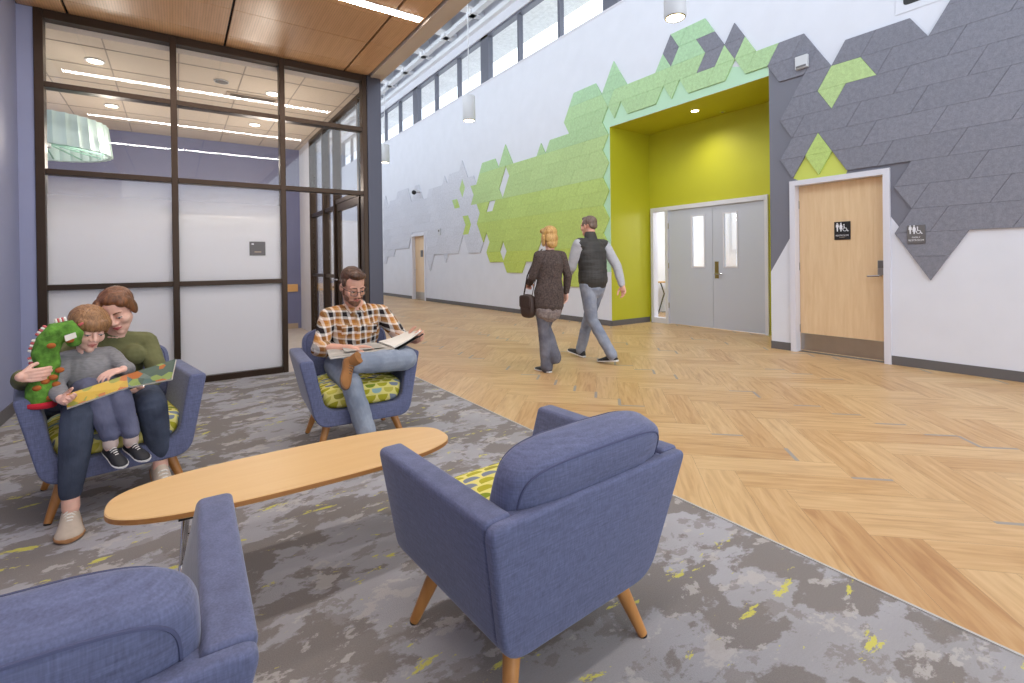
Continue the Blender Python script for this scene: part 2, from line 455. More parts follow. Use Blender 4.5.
# ================================================================== FLOORS
def clip(poly, x0, x1, y0, y1):
    for ax, lim, s in ((0, x0, 1), (0, x1, -1), (1, y0, 1), (1, y1, -1)):
        out = []
        for i, p in enumerate(poly):
            q = poly[i-1]; ip = (p[ax]-lim)*s >= 0; iq = (q[ax]-lim)*s >= 0
            if ip != iq:
                t = (lim-q[ax])/(p[ax]-q[ax]); out.append(tuple(q[k]+(p[k]-q[k])*t for k in range(len(p))))
            if ip: out.append(p)
        poly = out
        if not poly: return []
    return poly
def herringbone(bm, rects, W=.2, Lp=.8):
    uvl = bm.loops.layers.uv.new('UVMap'); c = math.sqrt(.5); rnd = random.Random(3)
    def put(a0, b0, a1, b1, along_a, z, mi):
        quad = []
        for (a, b_) in ((a0, b0), (a1, b0), (a1, b1), (a0, b1)):
            u, v = (a-a0, b_-b0) if along_a else (b_-b0, a-a0)
            quad.append((c*(a-b_)+4.3, c*(a+b_)+3.0, u, v))
        for r in rects:
            p = clip(quad, *r)
            if len(p) >= 3:
                f = bm.faces.new([bm.verts.new((q[0], q[1], z)) for q in p]); f.material_index = mi
                for l, q in zip(f.loops, p): l[uvl].uv = (q[2], q[3])
    g = .0005
    for i in range(-170, 171):
        for j in range(-22, 23):
            ox, oy = i*W + j*Lp, i*W - j*Lp
            cx, cy = c*(ox-oy)+4.3, c*(ox+oy)+3.0
            if not (1 < cx < 9.2 and -6 < cy < 28): continue
            put(ox+g, oy+g, ox+Lp-g, oy+W-g, True, 0, 0)
            put(ox+g, oy+W+g, ox+W-g, oy+W+Lp-g, False, 0, 0)
            if rnd.random() < .4: put(ox-.012, oy, ox+.012, oy+W, True, .0006, 1)
            if rnd.random() < .4: put(ox, oy+W-.012, ox+W, oy+W+.012, False, .0006, 1)
bm = bmesh.new()
herringbone(bm, [(XE+.012, XW+.02, -4, 26), (XW+.02, 7.76, 3.48, 6.42), (7.76, 11.6, 3.0, 7.6)])
box(bm, (-3.2, -4, -.12), (11.7, 26, -.003), 2)
structure(obj('floor', bm, [M['plank'], M['accent'], M['slab']]))
bm = bmesh.new(); box(bm, (-1.2, -4, -.003), (XE, YP-.06, .0))
carpet = obj('carpet', bm, M['carpet']); carpet['kind'] = 'structure'
bm = bmesh.new(); box(bm, (XE, -4, -.003), (XE+.010, YP+3, .004)); structure(obj('trim_1', bm, M['edge']))
bm = bmesh.new(); box(bm, (-3.1, YP-.06, -.003), (XE, 10, .0)); structure(obj('floor', bm, M['roomcarpet']))

# ================================================================== LOUNGE CEILING (wood panels, strip lights)
bm = bmesh.new()
xs = [-1.13, -.79, .45, 1.69, 1.985]
ys = [5.975] + [5.69-.61*i for i in range(17)]
for xa, xb in zip(xs, xs[1:]):
    for yb, ya in zip(ys, ys[1:]):
        box(bm, (xa+.011, ya+.0035, 3.52), (xb-.011, yb-.0035, 3.545))
box(bm, (-1.25, -4.3, 3.55), (1.99, 6.08, 3.7), 1); box(bm, (-1.13, 5.977, 3.5205), (1.97, 6.075, 3.55), 1)
structure(obj('ceiling', bm, [M['perf'], M['dark']]))
bm = bmesh.new(); box(bm, (1.998, -4.3, 3.5), (2.165, 6.13, 3.7)); structure(obj('trim_2', bm, M['soffit']))
for i, y in enumerate((4.33, 2.33, .33)):
    t = thing('strip_light', ['long white strip light recessed in the wood ceiling, nearest the glass partition',
        'recessed strip light in the wood ceiling above the coffee table', 'recessed strip light in the wood ceiling above the near armchairs'][i],
        'light', (0.42, y, 3.52), 0, 'strip lights in the wood ceiling')
    obj('housing', BX((-1.5, -.055, -.004), (1.53, .055, .03)), M['lampwhite'], t)
    obj('diffuser', BX((-1.495, -.042, -.008), (1.525, .042, -.003)), M['strip'], t)

# ================================================================== LEFT WALL, BACK ROOM
structure(obj('wall_left', BX((-1.25, -4, 0), (-1.13, YP+.06, 3.7)), M['blue']))
structure(obj('wall_left_return', BX((-1.13, YP-.04, 0), (-1.02, YP+.06, 3.55)), M['blue']))
structure(obj('baseboard_left', BX((-1.13, -4, 0), (-1.118, YP-.04, .1)), M['base']))
structure(obj('wall_room_back', BX((-3.2, 10, 0), (2.0, 10.12, 3.6)), M['blueshade']))
structure(obj('wall_room_left', BX((-3.2, YP+.06, 0), (-3.1, 10, 3.6)), M['blueshade']))
structure(obj('wall_room_front', BX((-3.2, YP, 0), (-1.25, YP+.06, 3.6)), M['blue']))
structure(obj('baseboard_room', BX((-3.1, 9.985, 0), (1.9, 10, .1)), M['tan']))
structure(obj('trim_chair_rail', BX((-3.1, 9.965, .70), (1.9, 10, .84)), M['wood']))
bm = bmesh.new(); box(bm, (-3.2, YP+.06, 3.39), (2.0, 10.1, 3.45))
for i in range(9): box(bm, (-3.0+i*.61-.006, YP+.06, 3.385), (-3.0+i*.61+.006, 10, 3.391), 1)
for i in range(7): box(bm, (-3.2, 6.35+i*.61-.006, 3.385), (2.0, 6.35+i*.61+.006, 3.391), 1)
structure(obj('ceiling', bm, [M['tile'], M['tgrid']]))
for i, (x, y, l) in enumerate(((-.68, 6.75, 'lit round downlight in the beige tile ceiling, left top pane'), (-.69, 8.5, 'lit round downlight beside the aqua lamp, second pane row'),
        (1.03, 8.5, 'lit round downlight behind the middle pane, second pane row'), (1.04, 6.85, 'lit round downlight by the air vent behind the glass'))):
    t = thing('downlight', l, 'light', (x, y, 3.385), 0, 'downlights behind the partition')
    bm = bmesh.new(); cyl(bm, (0, 0, -.008), (0, 0, .002), .085, seg=28); obj('trim_ring', bm, M['lampwhite'], t)
    bm = bmesh.new(); cyl(bm, (0, 0, -.012), (0, 0, -.007), .066, seg=28); obj('lens', bm, M['disc'], t)
t = thing('ceiling_speaker', 'dark round speaker in the beige tile ceiling behind the glass', 'speaker', (.47, 6.72, 3.385))
bm = bmesh.new(); cyl(bm, (0, 0, -.008), (0, 0, .002), .07, seg=24); obj('grille', bm, M['signgrey'], t)
bm = bmesh.new(); tube(bm, [(.075*math.cos(a), .075*math.sin(a), -.004) for a in [2*PI*k/24 for k in range(25)]], [.006]*25, 6, cap=False); obj('rim', bm, M['lampwhite'], t)
t = thing('ceiling_vent', 'dark slotted air vent in the tile ceiling behind the glass', 'vent', (.85, 7.15, 3.385))
obj('frame', BX((-.3, -.09, -.01), (.3, .09, .0)), M['tan'], t)
for k in range(3): obj('slot', BX((-.26, -.06+k*.045, -.013), (.26, -.035+k*.045, -.009)), M['dark'], t)
# whiteboard on the back wall
t = thing('whiteboard', 'large whiteboard on the blue wall behind the frosted glass', 'whiteboard', (.70, 9.97, .9))
obj('board', BX((-.88, -.01, 0), (.88, .02, 1.16)), M['signwhite'], t)
bm = bmesh.new()
box(bm, (-.9, -.02, 1.15), (.9, .025, 1.18)); box(bm, (-.9, -.02, -.02), (.9, .025, .01)); box(bm, (-.9, -.02, 0), (-.875, .025, 1.16)); box(bm, (.875, -.02, 0), (.9, .025, 1.16))
obj('frame', bm, M['steel'], t); obj('tray', BX((-.6, -.07, -.03), (.6, -.0, -.015)), M['steel'], t)
# pleated lamp
t = thing('pendant_lamp', 'pale aqua pleated drum lamp hanging behind the left panes', 'lamp', (-1.13, 7.0, 2.42))
n = 34; bm = bmesh.new()
top = []; bot = []
for k in range(n*4):
    a = 2*PI*k/(n*4); w = (0, .03, .045, .03)[k % 4]
    top.append((.53*math.cos(a)*(1-w), .53*math.sin(a)*(1-w), .33)); bot.append((.57*math.cos(a)*(1-w), .57*math.sin(a)*(1-w), 0))
loft(bm, [bot, [tuple(p[i]*.93 if i < 2 else .005 for i in range(3)) for p in bot], [tuple(p[i]*.95 if i < 2 else .325 for i in range(3)) for p in top], top])
fs = [f for f in bm.faces if len(f.verts) > 8]; bmesh.ops.delete(bm, geom=fs, context='FACES')
vt = [v for v in bm.verts]
for k in range(n*4):
    a, b_ = vt[k], vt[(k+1) % (n*4)]; c_, d_ = vt[n*12+k], vt[n*12+(k+1) % (n*4)]
    bm.faces.new((a, b_, d_, c_))
obj('shade', fix(bm), M['pleat'], t, True, 40)
for k in range(12):
    a = 2*PI*k/12; bm = bmesh.new(); tube(bm, [(.5*math.cos(a), .5*math.sin(a), .02), (.05*math.cos(a), .05*math.sin(a), .10)], [.008, .008], 6); obj('rib', bm, M['aqua'], t)
bm = bmesh.new(); cyl(bm, (0, 0, .05), (0, 0, .2), .06); obj('lamp_holder', bm, M['lampwhite'], t)
bm = bmesh.new(); cyl(bm, (0, 0, .2), (0, 0, .98), .006, seg=8); obj('cord', bm, M['lampwhite'], t)

# ================================================================== GLAZED PARTITION
t = bpy.data.objects.new('window_1', None); COL.objects.link(t); structure(t); part = t
y0, y1 = YP-.06, YP+.06
for x0, x1 in ((-1.02, -.955), (-.028, .028), (.972, 1.028), (1.90, 1.955)):
    zt = 3.52; obj('mullion', BX((x0, y0, 0), (x1, y1, zt), .004), M['bronze'], part)
obj('corner_post', BX((1.955, y0-.01, 0), (2.13, y1+.05, 3.52), .004), M['bronze_sheen'], part)
def rail(x0, x1, z0, z1): obj('rail', BX((x0, y0+.004, z0), (x1, y1-.004, z1), .003), M['bronze'], part)
bays = [(-.955, -.028), (.028, .972), (1.028, 1.90)]
for i, (x0, x1) in enumerate(bays):
    rail(x0, x1, 3.44, 3.52); rail(x0, x1, 2.825, 2.875); rail(x0, x1, 2.045, 2.095)
    def pane(z0, z1, m): obj('pane', BX((x0, YP-.004, z0), (x1, YP+.004, z1)), M[m], part)
    pane(2.875, 3.44, 'glass'); pane(2.095, 2.825, 'glass')
    if i < 2:
        rail(x0, x1, 1.0, 1.05); rail(x0, x1, 0, .065)
        pane(1.05, 2.045, 'frostgrad'); pane(.065, 1.0, 'frost')
t = thing('room_sign', 'small grey room sign on the frosted glass', 'sign', (.738, YP-.006, 1.387))
obj('plate', BX((-.078, -.008, -.076), (.078, 0, .076), .002), M['signgrey'], t)
obj('number', BX((-.058, -.0095, .042), (-.036, -.0078, .056)), M['signwhite'], t)
obj('lettering', BX((-.03, -.0095, -.043), (.036, -.0078, -.031)), M['tan'], t)

# glass vestibule screen running away from the partition (x about 1.95)
t = bpy.data.objects.new('door_4', None); COL.objects.link(t); structure(t); sf = t
xa, xb = 1.95, 2.07
for ya, yb in ((9.08, 9.14), (8.18, 8.24), (7.52, 7.58), (6.32, 6.38)): obj('jamb', BX((xa, ya, 0), (xb, yb, 3.39), .003), M['bronze'], sf)
for za, zb in ((0, .07), (1.0, 1.05), (2.03, 2.09)):
    obj('rail', BX((xa+.02, 7.58, za), (xb-.02, 8.18, zb)), M['bronze'], sf); obj('rail', BX((xa+.02, 8.24, za), (xb-.02, 9.08, zb)), M['bronze'], sf)
obj('rail', BX((xa+.02, 6.38, 2.10), (xb-.02, 7.52, 2.16)), M['bronze'], sf)
obj('rail', BX((xa, 6.1, 3.34), (xb, 9.14, 3.40)), M['bronze'], sf)
for ya, yb in ((8.24, 9.08), (7.58, 8.18)):
    obj('pane', BX((2.0, ya, .07), (2.008, yb, 2.03)), M['glass'], sf); obj('pane', BX((2.0, ya, 2.09), (2.008, yb, 3.34)), M['glass'], sf)
obj('pane', BX((2.0, 6.38, 2.16), (2.008, 7.52, 3.34)), M['glass'], sf)
bm = bmesh.new()
box(bm, (xa+.03, 6.385, .01), (xb-.04, 6.485, 2.095)); box(bm, (xa+.03, 7.415, .01), (xb-.04, 7.515, 2.095)); box(bm, (xa+.03, 6.485, 1.99), (xb-.04, 7.415, 2.095)); box(bm, (xa+.03, 6.485, .01), (xb-.04, 7.415, .2))
lf = obj('door_leaf', bm, M['bronze'], sf); obj('pane', BX((2.0, 6.485, .2), (2.008, 7.415, 1.99)), M['glass'], lf)
bm = bmesh.new(); tube(bm, [(xa+.03, 7.46, .98), (xa-.03, 7.46, .98), (xa-.03, 7.34, .98)], [.011, .011, .010], 8); obj('lever_handle', bm, M['chrome'], lf)

# hall wall above and beyond the screen
bm = bmesh.new(); box(bm, (1.96, 6.1, 3.40), (2.1, 26, 4.5)); box(bm, (1.96, 6.1, 7.7), (2.1, 26, 8.2)); box(bm, (1.96, 9.14, 0), (2.1, 26, 3.40)); box(bm, (1.99, -4.3, 3.7), (2.1, 6.1, 4.5)); box(bm, (1.99, -4.3, 7.7), (2.1, 6.1, 8.2))
structure(obj('wall_hall_left', bm, M['white']))
bm = bmesh.new()
box(bm, (2.1, 26, 0), (2.7, 26.15, 8.2)); box(bm, (5.8, 26, 0), (6.9, 26.15, 8.2)); box(bm, (2.7, 26, 3.2), (5.8, 26.15, 8.2))
structure(obj('wall_end', bm, M['white']))

# ================================================================== HALL WALL (right), alcove, clerestory
bm = bmesh.new(); X2 = XW+.2
def seg(ya, yb, za, zb): box(bm, (XW, ya, za), (X2, yb, zb))
seg(-4, 2.155, 0, 3.67); seg(2.155, 3.19, 2.18, 3.67); seg(3.19, 3.48, 0, 3.67)
seg(6.42, 14.62, 0, 3.67); seg(14.62, 15.6, 2.13, 3.67); seg(15.6, 26, 0, 3.67)
seg(-4, 26, 3.67, 5.83); seg(-4, 26, 7.06, 8.2)
structure(obj('wall_right', bm, M['white']))
bm = bmesh.new()
for ya, yb in ((-4, 2.13), (3.215, 3.48), (6.42, 14.58), (15.63, 26)): box(bm, (XW-.012, ya, 0), (XW, yb, .1))
structure(obj('baseboard_right', bm, M['base']))
# alcove
structure(obj('wall_alcove_left', BX((X2, 6.42, 0), (7.80, 6.62, 3.9)), M['lime']))
bm = bmesh.new(); box(bm, (XW+.0005, 6.419, 0), (X2, 6.4205, 3.67)); box(bm, (XW+.0005, 3.4795, 3.6695), (X2, 6.4205, 3.671)); box(bm, (XW+.0005, 3.4795, 0), (X2, 3.481, 3.67))
structure(obj('trim_3', bm, M['lime']))
structure(obj('wall_alcove_right', BX((X2, 3.3, 0), (7.80, 3.48, 3.9)), M['lime']))
structure(obj('ceiling_alcove', BX((X2, 3.3, 3.67), (7.80, 6.62, 3.9)), M['lime']))
bm = bmesh.new(); box(bm, (7.70, 3.48, 2.21), (7.80, 6.42, 3.67)); box(bm, (7.70, 3.48, 0), (7.80, 4.075, 2.21)); box(bm, (7.70, 6.365, 0), (7.80, 6.42, 2.21)); structure(obj('wall_alcove_back', bm, M['lime']))
structure(obj('baseboard_alcove', BX((XW+.0, 6.407, 0), (7.66, 6.42, .1)), M['base']))
t = thing('downlight', 'small lit downlight in the lime alcove ceiling', 'light', (7.1, 4.96, 3.67))
bm = bmesh.new(); cyl(bm, (0, 0, -.008), (0, 0, .0), .075, seg=28); obj('trim_ring', bm, M['lime'], t)
bm = bmesh.new(); cyl(bm, (0, 0, -.012), (0, 0, -.007), .06, seg=28); obj('lens', bm, M['disc'], t)
t = thing('sprinkler', 'small sprinkler cap in the alcove ceiling behind the downlight', 'sprinkler', (7.55, 4.75, 3.67))
bm = bmesh.new(); cyl(bm, (0, 0, -.006), (0, 0, 0), .05, seg=20); obj('plate', bm, M['limepaint'], t)
bm = bmesh.new(); cyl(bm, (0, 0, -.02), (0, 0, -.006), .018, seg=12); obj('head', bm, M['steel'], t)

# double door with sidelight
t = bpy.data.objects.new('door_2', None); COL.objects.link(t); structure(t); d2 = t; t.location = (-.17, -.09, 0)
bm = bmesh.new()
for ya, yb in ((4.16, 4.215), (6.065, 6.125), (6.40, 6.46)): box(bm, (7.83, ya, 0), (7.96, yb, 2.14))
box(bm, (7.83, 4.16, 2.14), (7.96, 6.46, 2.215)); box(bm, (7.83, 6.125, 0), (7.96, 6.40, .1))
obj('frame', bm, M['framepaint'], d2)
obj('sidelight_pane', BX((7.89, 6.125, .1), (7.897, 6.40, 2.14)), M['glass'], d2)
def leaf(ya, yb, wa, wb):
    bm = bmesh.new(); x0, x1, za, zb = 7.862, 7.905, 1.08, 1.985
    box(bm, (x0, ya, .012), (x1, wa, 2.135)); box(bm, (x0, wb, .012), (x1, yb, 2.135)); box(bm, (x0, wa, .012), (x1, wb, za)); box(bm, (x0, wa, zb), (x1, wb, 2.135))
    lf = obj('door_leaf', bm, M['doorpaint'], d2)
    bm = bmesh.new(); k = .018
    box(bm, (x0-.008, wa-k, za-k), (x0, wa+.004, zb+k)); box(bm, (x0-.008, wb-.004, za-k), (x0, wb+k, zb+k)); box(bm, (x0-.008, wa, za-k), (x0, wb, za+.004)); box(bm, (x0-.008, wa, zb-.004), (x0, wb, zb+k))
    obj('window_frame', bm, M['framepaint'], lf); obj('pane', BX((7.88, wa, za), (7.886, wb, zb)), M['glass'], lf)
    return lf
l1 = leaf(5.143, 6.062, 5.305, 5.55); l2 = leaf(4.22, 5.137, 4.69, 4.925)
obj('lock_plate', BX((7.853, 5.03, .88), (7.862, 5.10, 1.17), .002), M['brass'], l2)
bm = bmesh.new(); tube(bm, [(7.855, 5.065, .96), (7.80, 5.065, .96), (7.795, 4.94, .955)], [.012, .012, .010], 8); obj('lever_handle', bm, M['chrome'], l2)
for z in (.35, 1.1, 1.85):
    bm = bmesh.new(); cyl(bm, (7.855, 6.066, z-.05), (7.855, 6.066, z+.05), .009, seg=10); obj('hinge', bm, M['brass'], l1)
    bm = bmesh.new(); cyl(bm, (7.855, 4.217, z-.05), (7.855, 4.217, z+.05), .009, seg=10); obj('hinge', bm, M['brass'], l2)
# room beyond the double door
bm = bmesh.new(); box(bm, (7.80, 7.5, 0), (11.6, 7.6, 3)); box(bm, (7.80, 2.9, 0), (11.6, 3.0, 3)); box(bm, (7.80, 6.62, 0), (7.84, 7.5, 3))
box(bm, (11.5, 3, 0), (11.6, 3.6, 3)); box(bm, (11.5, 6.9, 0), (11.6, 7.5, 3)); box(bm, (11.5, 3.6, 0), (11.6, 6.9, .85)); box(bm, (11.5, 3.6, 2.5), (11.6, 6.9, 3))
structure(obj('wall_classroom', bm, M['white']))
t = thing('cabinet', 'low orange wood cabinet seen through the sidelight of the double doors', 'cabinet', (10.9, 7.1, 0))
obj('carcass', BX((-.7, -.2, 0), (.5, .38, .95), .005), M['wood'], t); obj('worktop', BX((-.72, -.22, .95), (.52, .38, .98)), M['wood'], t)
for k in range(2): obj('door', BX((-.69+k*.6, -.215, .05), (-.11+k*.6, -.2, .93), .003), M['wood'], t)
t = thing('table', 'small wooden table with dark bent legs seen through the sidelight', 'table', (9.3, 7.0, 0))
obj('tabletop', BX((-.4, -.3, .70), (.4, .3, .73), .004), M['wood'], t)
for sx in (-1, 1):
    for sy in (-1, 1):
        bm = bmesh.new(); tube(bm, [(sx*.3, sy*.22, .70), (sx*.2, sy*.2, .45), (sx*.34, sy*.26, .0)], [.014]*3, 8); obj('leg', bm, M['black'], t)

structure(obj('trim_8', BX((11.40, 3.55, 1.45), (11.42, 6.95, 2.55)), M['white']))
bm = bmesh.new(); box(bm, (11.9, 2.5, -.3), (24, 9, -.25)); structure(obj('floor_lawn', bm, plain('lawn', (120,160,80), .9, var=.2, vscale=2)))
# restroom door
t = bpy.data.objects.new('door_1', None); COL.objects.link(t); structure(t); d1 = t
bm = bmesh.new()
for ya, yb in ((2.131, 2.195), (3.15, 3.215)): box(bm, (XW-.03, ya, 0), (XW+.16, yb, 2.14))
box(bm, (XW-.03, 2.131, 2.14), (XW+.16, 3.215, 2.205)); obj('frame', bm, M['framepaint'], d1)
lf = obj('door_leaf', BX((XW+.085, 2.197, .01), (XW+.13, 3.148, 2.138)), M['doorwood'], d1)
obj('kick_plate', BX((XW+.082, 2.205, .02), (XW+.0855, 3.14, .235)), M['steel'], lf)
obj('lock_body', BX((XW+.072, 2.225, 1.0), (XW+.0855, 2.285, 1.17), .002), M['steel'], lf)
obj('lock_reader', BX((XW+.066, 2.23, 1.085), (XW+.073, 2.28, 1.165), .001), M['signgrey'], lf)
bm = bmesh.new(); tube(bm, [(XW+.08, 2.255, .99), (XW+.03, 2.255, .99), (XW+.025, 2.37, .985)], [.012, .011, .010], 8); obj('lever_handle', bm, M['chrome'], lf)
for z in (.3, 1.1, 1.9):
    bm = bmesh.new(); cyl(bm, (XW+.08, 3.149, z-.05), (XW+.08, 3.149, z+.05), .008, seg=8); obj('hinge', bm, M['steel'], lf)
def pictograms(name, parent, x, yc, zc, s, mat):
    bm = bmesh.new()
    def poly(pts): prism(bm, [(yc-u*s, zc+v*s) for u, v in pts][::-1], 'x', x-.0012, x)
    def disc(u, v, r): poly([(u+r*math.cos(2*PI*k/14), v+r*math.sin(2*PI*k/14)) for k in range(14)])
    def ringseg(u, v, r, w, a0, a1):
        n = 12
        for k in range(n):
            a, b_ = a0+(a1-a0)*k/n, a0+(a1-a0)*(k+1)/n
            poly([(u+(r-w)*math.cos(a), v+(r-w)*math.sin(a)), (u+r*math.cos(a), v+r*math.sin(a)), (u+r*math.cos(b_), v+r*math.sin(b_)), (u+(r-w)*math.cos(b_), v+(r-w)*math.sin(b_))])
    # man
    disc(-.62, .86, .11); poly([(-.8, .72), (-.44, .72), (-.40, .25), (-.50, .25), (-.52, -.0), (-.55, -.45), (-.69, -.45), (-.72, 0), (-.74, .25), (-.84, .25)])
    # woman
    disc(-.10, .86, .11); poly([(-.22, .72), (.02, .72), (.16, .25), (.08, .22), (.12, -.08), (0, -.08), (-.02, -.45), (-.18, -.45), (-.2, -.08), (-.32, -.08), (-.28, .22), (-.36, .25)])
    # wheelchair user
    disc(.34, .62, .10); ringseg(.46, -.14, .31, .08, PI*.75, PI*2.05)
    poly([(.28, .48), (.40, .48), (.44, .12), (.66, .12), (.70, .02), (.32, .02)]); poly([(.60, .10), (.70, .10), (.90, -.36), (1.0, -.34), (1.02, -.44), (.82, -.48)])
    return obj(name, fix(bm), mat, parent)
s1 = obj('restroom_sign', BX((XW+.074, 2.56, 1.425), (XW+.085, 2.735, 1.645), .002), M['black'], lf)
pictograms('pictogram', s1, XW+.0738, 2.653, 1.56, .075, M['signwhite'])
text('RESTROOM', .027, M['signwhite'], s1, Vector((XW+.0735, 2.6475, 1.468)), ROT_WALL)
text('FAMILY', .018, M['tan'], s1, Vector((XW+.0735, 2.6475, 1.448)), ROT_WALL)
t = thing('restroom_sign', 'grey square restroom sign on the felt wall right of the wooden door', 'sign', (XW-.03, 1.893, 1.447))
obj('plate', BX((-.009, -.078, -.098), (0, .078, .098), .002), M['signgrey'], t)
pictograms('pictogram', t, -.0088, .01, .035, .066, M['signwhite'])
text('FAMILY', .023, M['signwhite'], t, Vector((-.009, 0, -.040)), ROT_WALL); text('RESTROOM', .026, M['signwhite'], t, Vector((-.009, 0, -.072)), ROT_WALL)

# far door
t = bpy.data.objects.new('door_3', None); COL.objects.link(t); structure(t); d3 = t
bm = bmesh.new()
for ya, yb in ((14.56, 14.63), (15.58, 15.65)): box(bm, (XW-.03, ya, 0), (XW+.16, yb, 2.11))
box(bm, (XW-.03, 14.56, 2.11), (XW+.16, 15.65, 2.18)); obj('frame', bm, M['framepaint'], d3)
lf = obj('door_leaf', BX((XW+.085, 14.63, .01), (XW+.13, 15.58, 2.11)), M['doorwood'], d3)
obj('kick_plate', BX((XW+.081, 14.65, .02), (XW+.0855, 15.56, .25)), M['steel'], lf)
obj('door_sign', BX((XW+.076, 14.95, 1.42), (XW+.085, 15.13, 1.64)), M['signgrey'], lf)
bm = bmesh.new(); tube(bm, [(XW+.08, 15.5, 1.0), (XW+.03, 15.5, 1.0), (XW+.025, 15.38, 1.0)], [.012, .011, .010], 8); obj('lever_handle', bm, M['chrome'], lf)

# clerestory band
t = bpy.data.objects.new('window_2', None); COL.objects.link(t); structure(t); cw = t
k = 0; yc = 1.97
while yc < 26:
    obj('pier', BX((XW+.03, yc-.2, 5.83), (X2-.02, yc+.17, 7.06)), M['wingrey'], cw)
    for q in (1.47, 2.94):
        if yc+q < 26: obj('mullion', BX((XW+.05, yc+q-.035, 5.83), (X2-.03, yc+q+.035, 7.06)), M['wingrey'], cw)
    ya = yc+.17
    for q in (1.47, 2.94, 4.45):
        yb = yc+q-(.035 if q < 4 else .2)
        if ya < 26: obj('pane', BX((XW+.1, ya, 5.87), (XW+.108, min(yb, 26), 7.02)), M['glass'], cw)
        ya = yc+q+.035
    yc += 4.45
obj('sill', BX((XW-.01, -4, 5.81), (X2, 26, 5.85)), M['framepaint'], cw); obj('head', BX((XW+.03, -4, 7.0), (X2-.02, 26, 7.06)), M['wingrey'], cw)
structure(obj('ceiling_canopy', BX((X2, -4, 7.62), (8.5, 30, 7.8)), M['canopy']))

# roof structure of the hall (in view only beyond the wood ceiling edge)
structure(obj('ceiling_hall', BX((1.96, -3.0, 8.2), (7.0, 26.2, 8.3)), M['decking']))
bm = bmesh.new()
y = 6.42
while y < 26:
    box(bm, (2.1, y-.17, 7.62), (6.3, y+.17, 7.66)); box(bm, (2.1, y-.02, 7.66), (6.5, y+.02, 8.2)); box(bm, (6.2, y-.1, 7.5), (6.62, y+.1, 7.66))
    for q in range(4): box(bm, (5.42+q*.17, y+.17, 7.66), (5.50+q*.17, y+1.3, 7.72), 1)
    for q in range(9): box(bm, (2.3+q*.32, y+.17, 7.68), (2.4+q*.32, y+1.3, 7.72), 1)
    y += 1.483
box(bm, (6.25, 5.5, 7.5), (6.4, 26, 7.62)); box(bm, (6.5, 5.5, 7.3), (6.62, 26, 7.42))
structure(obj('ceiling_beams', bm, [M['structwhite'], M['lampwhite']]))

# pendants
for i, (y, lab) in enumerate(((3.0, 'white cylinder pendant light above the alcove, cut by the top edge'), (7.03, 'white cylinder pendant light on a long cable by the high windows'), (10.96, 'farthest white cylinder pendant light, half behind the dark corner post'))):
    t = thing('pendant_light', lab, 'light', (4.0, y, 3.54), 0, 'cylinder pendants in the hall')
    bm = bmesh.new(); tube(bm, [(0, 0, 0), (0, 0, .02), (0, 0, .39), (0, 0, .40)], [.098, .104, .104, .096], 36, cap=False); obj('shell', bm, M['lampwhite'], t, True, 50)
    bm = bmesh.new(); tube(bm, [(.09*math.cos(a), .09*math.sin(a), -.002) for a in [2*PI*q/32 for q in range(33)]], [.007]*33, 6, cap=False); obj('rim', bm, M['brass'], t, True)
    bm = bmesh.new(); cyl(bm, (0, 0, -.004), (0, 0, .004), .085, seg=32); obj('lens', bm, M['disc'], t)
    bm = bmesh.new(); cyl(bm, (0, 0, .40), (0, 0, 4.08), .008, seg=8); obj('cable', bm, M['lampwhite'], t)

# ================================================================== FELT WALL GRAPHIC on a triangular lattice
LY, LZ, LS, LH = 5.04, 4.83, .3105, .2585
def lp(j, k): return (LY+LS*j/2, LZ-LH*k)
def inside(poly, p):
    c = False; n = len(poly)
    for i in range(n):
        a, b_ = poly[i], poly[i-1]
        if (a[1] > p[1]) != (b_[1] > p[1]) and p[0] < (b_[0]-a[0])*(p[1]-a[1])/(b_[1]-a[1])+a[0]: c = not c
    return c
P_GREY = [(-11,3),(-13,3),(-15,5),(-16,4),(-20,4),(-21,5),(-25,1),(-34,0),(-34,6),(-35,13),(-23,13),(-21,15),(-19,13),(-20,12),(-19,11),(-20,10),(-16,10),(-14,8),(-12,10),(-11,9),(-12,8),(-11,7),(-13,5),(-11,5),(-10,4)]
P_CHEV = [(-15,5),(-17,5),(-18,6),(-16,6),(-15,7),(-14,6)]
P_RH = [(-14,8),(-15,9),(-14,10),(-13,9)]
P_GTOP = [(10,2),(8,0),(6,2),(2,2),(1,1),(0,0),(-4,0),(-6,2),(-7,1),(-8,2),(-9,3),(-11,3),(-10,4),(-8,4),(-7,3),(-6,4),(-2,4),(-1,3),(0,4),(1,3),(2,4),(6,4),(7,3),(8,4),(9,3),(10,4)]
P_GL = [(10,2),(10,4),(9,5),(10,6),(9,7),(10,8),(9,9),(10,10),(9,11),(10,12),(9,13),(10,14),(12,14),(14,16),(18,16),(22,12),(24,14),(26,14),(27,15),(31,15),(32,14),(36,14),(37,13),(36,12),(37,11),(38,12),(40,10),(40,8),(42,8),(41,7),(42,6),(40,6),(38,4),(34,4),(33,5),(31,3),(29,5),(23,5),(22,4),(21,5),(20,4),(16,4),(17,3),(15,1),(11,1)]
P_ACC = [[(0,0),(1,1),(0,2),(-1,1)], [(-3,1),(-5,1),(-6,2),(-5,3),(-3,3),(-4,2)], [(-6,2),(-7,1),(-8,2),(-7,3)]]
P_HOLE = [[(31,5),(30,6),(32,8),(33,7)], [(36,8),(34,8),(35,9),(37,9)], [(32,12),(31,13),(32,14),(33,13)]]
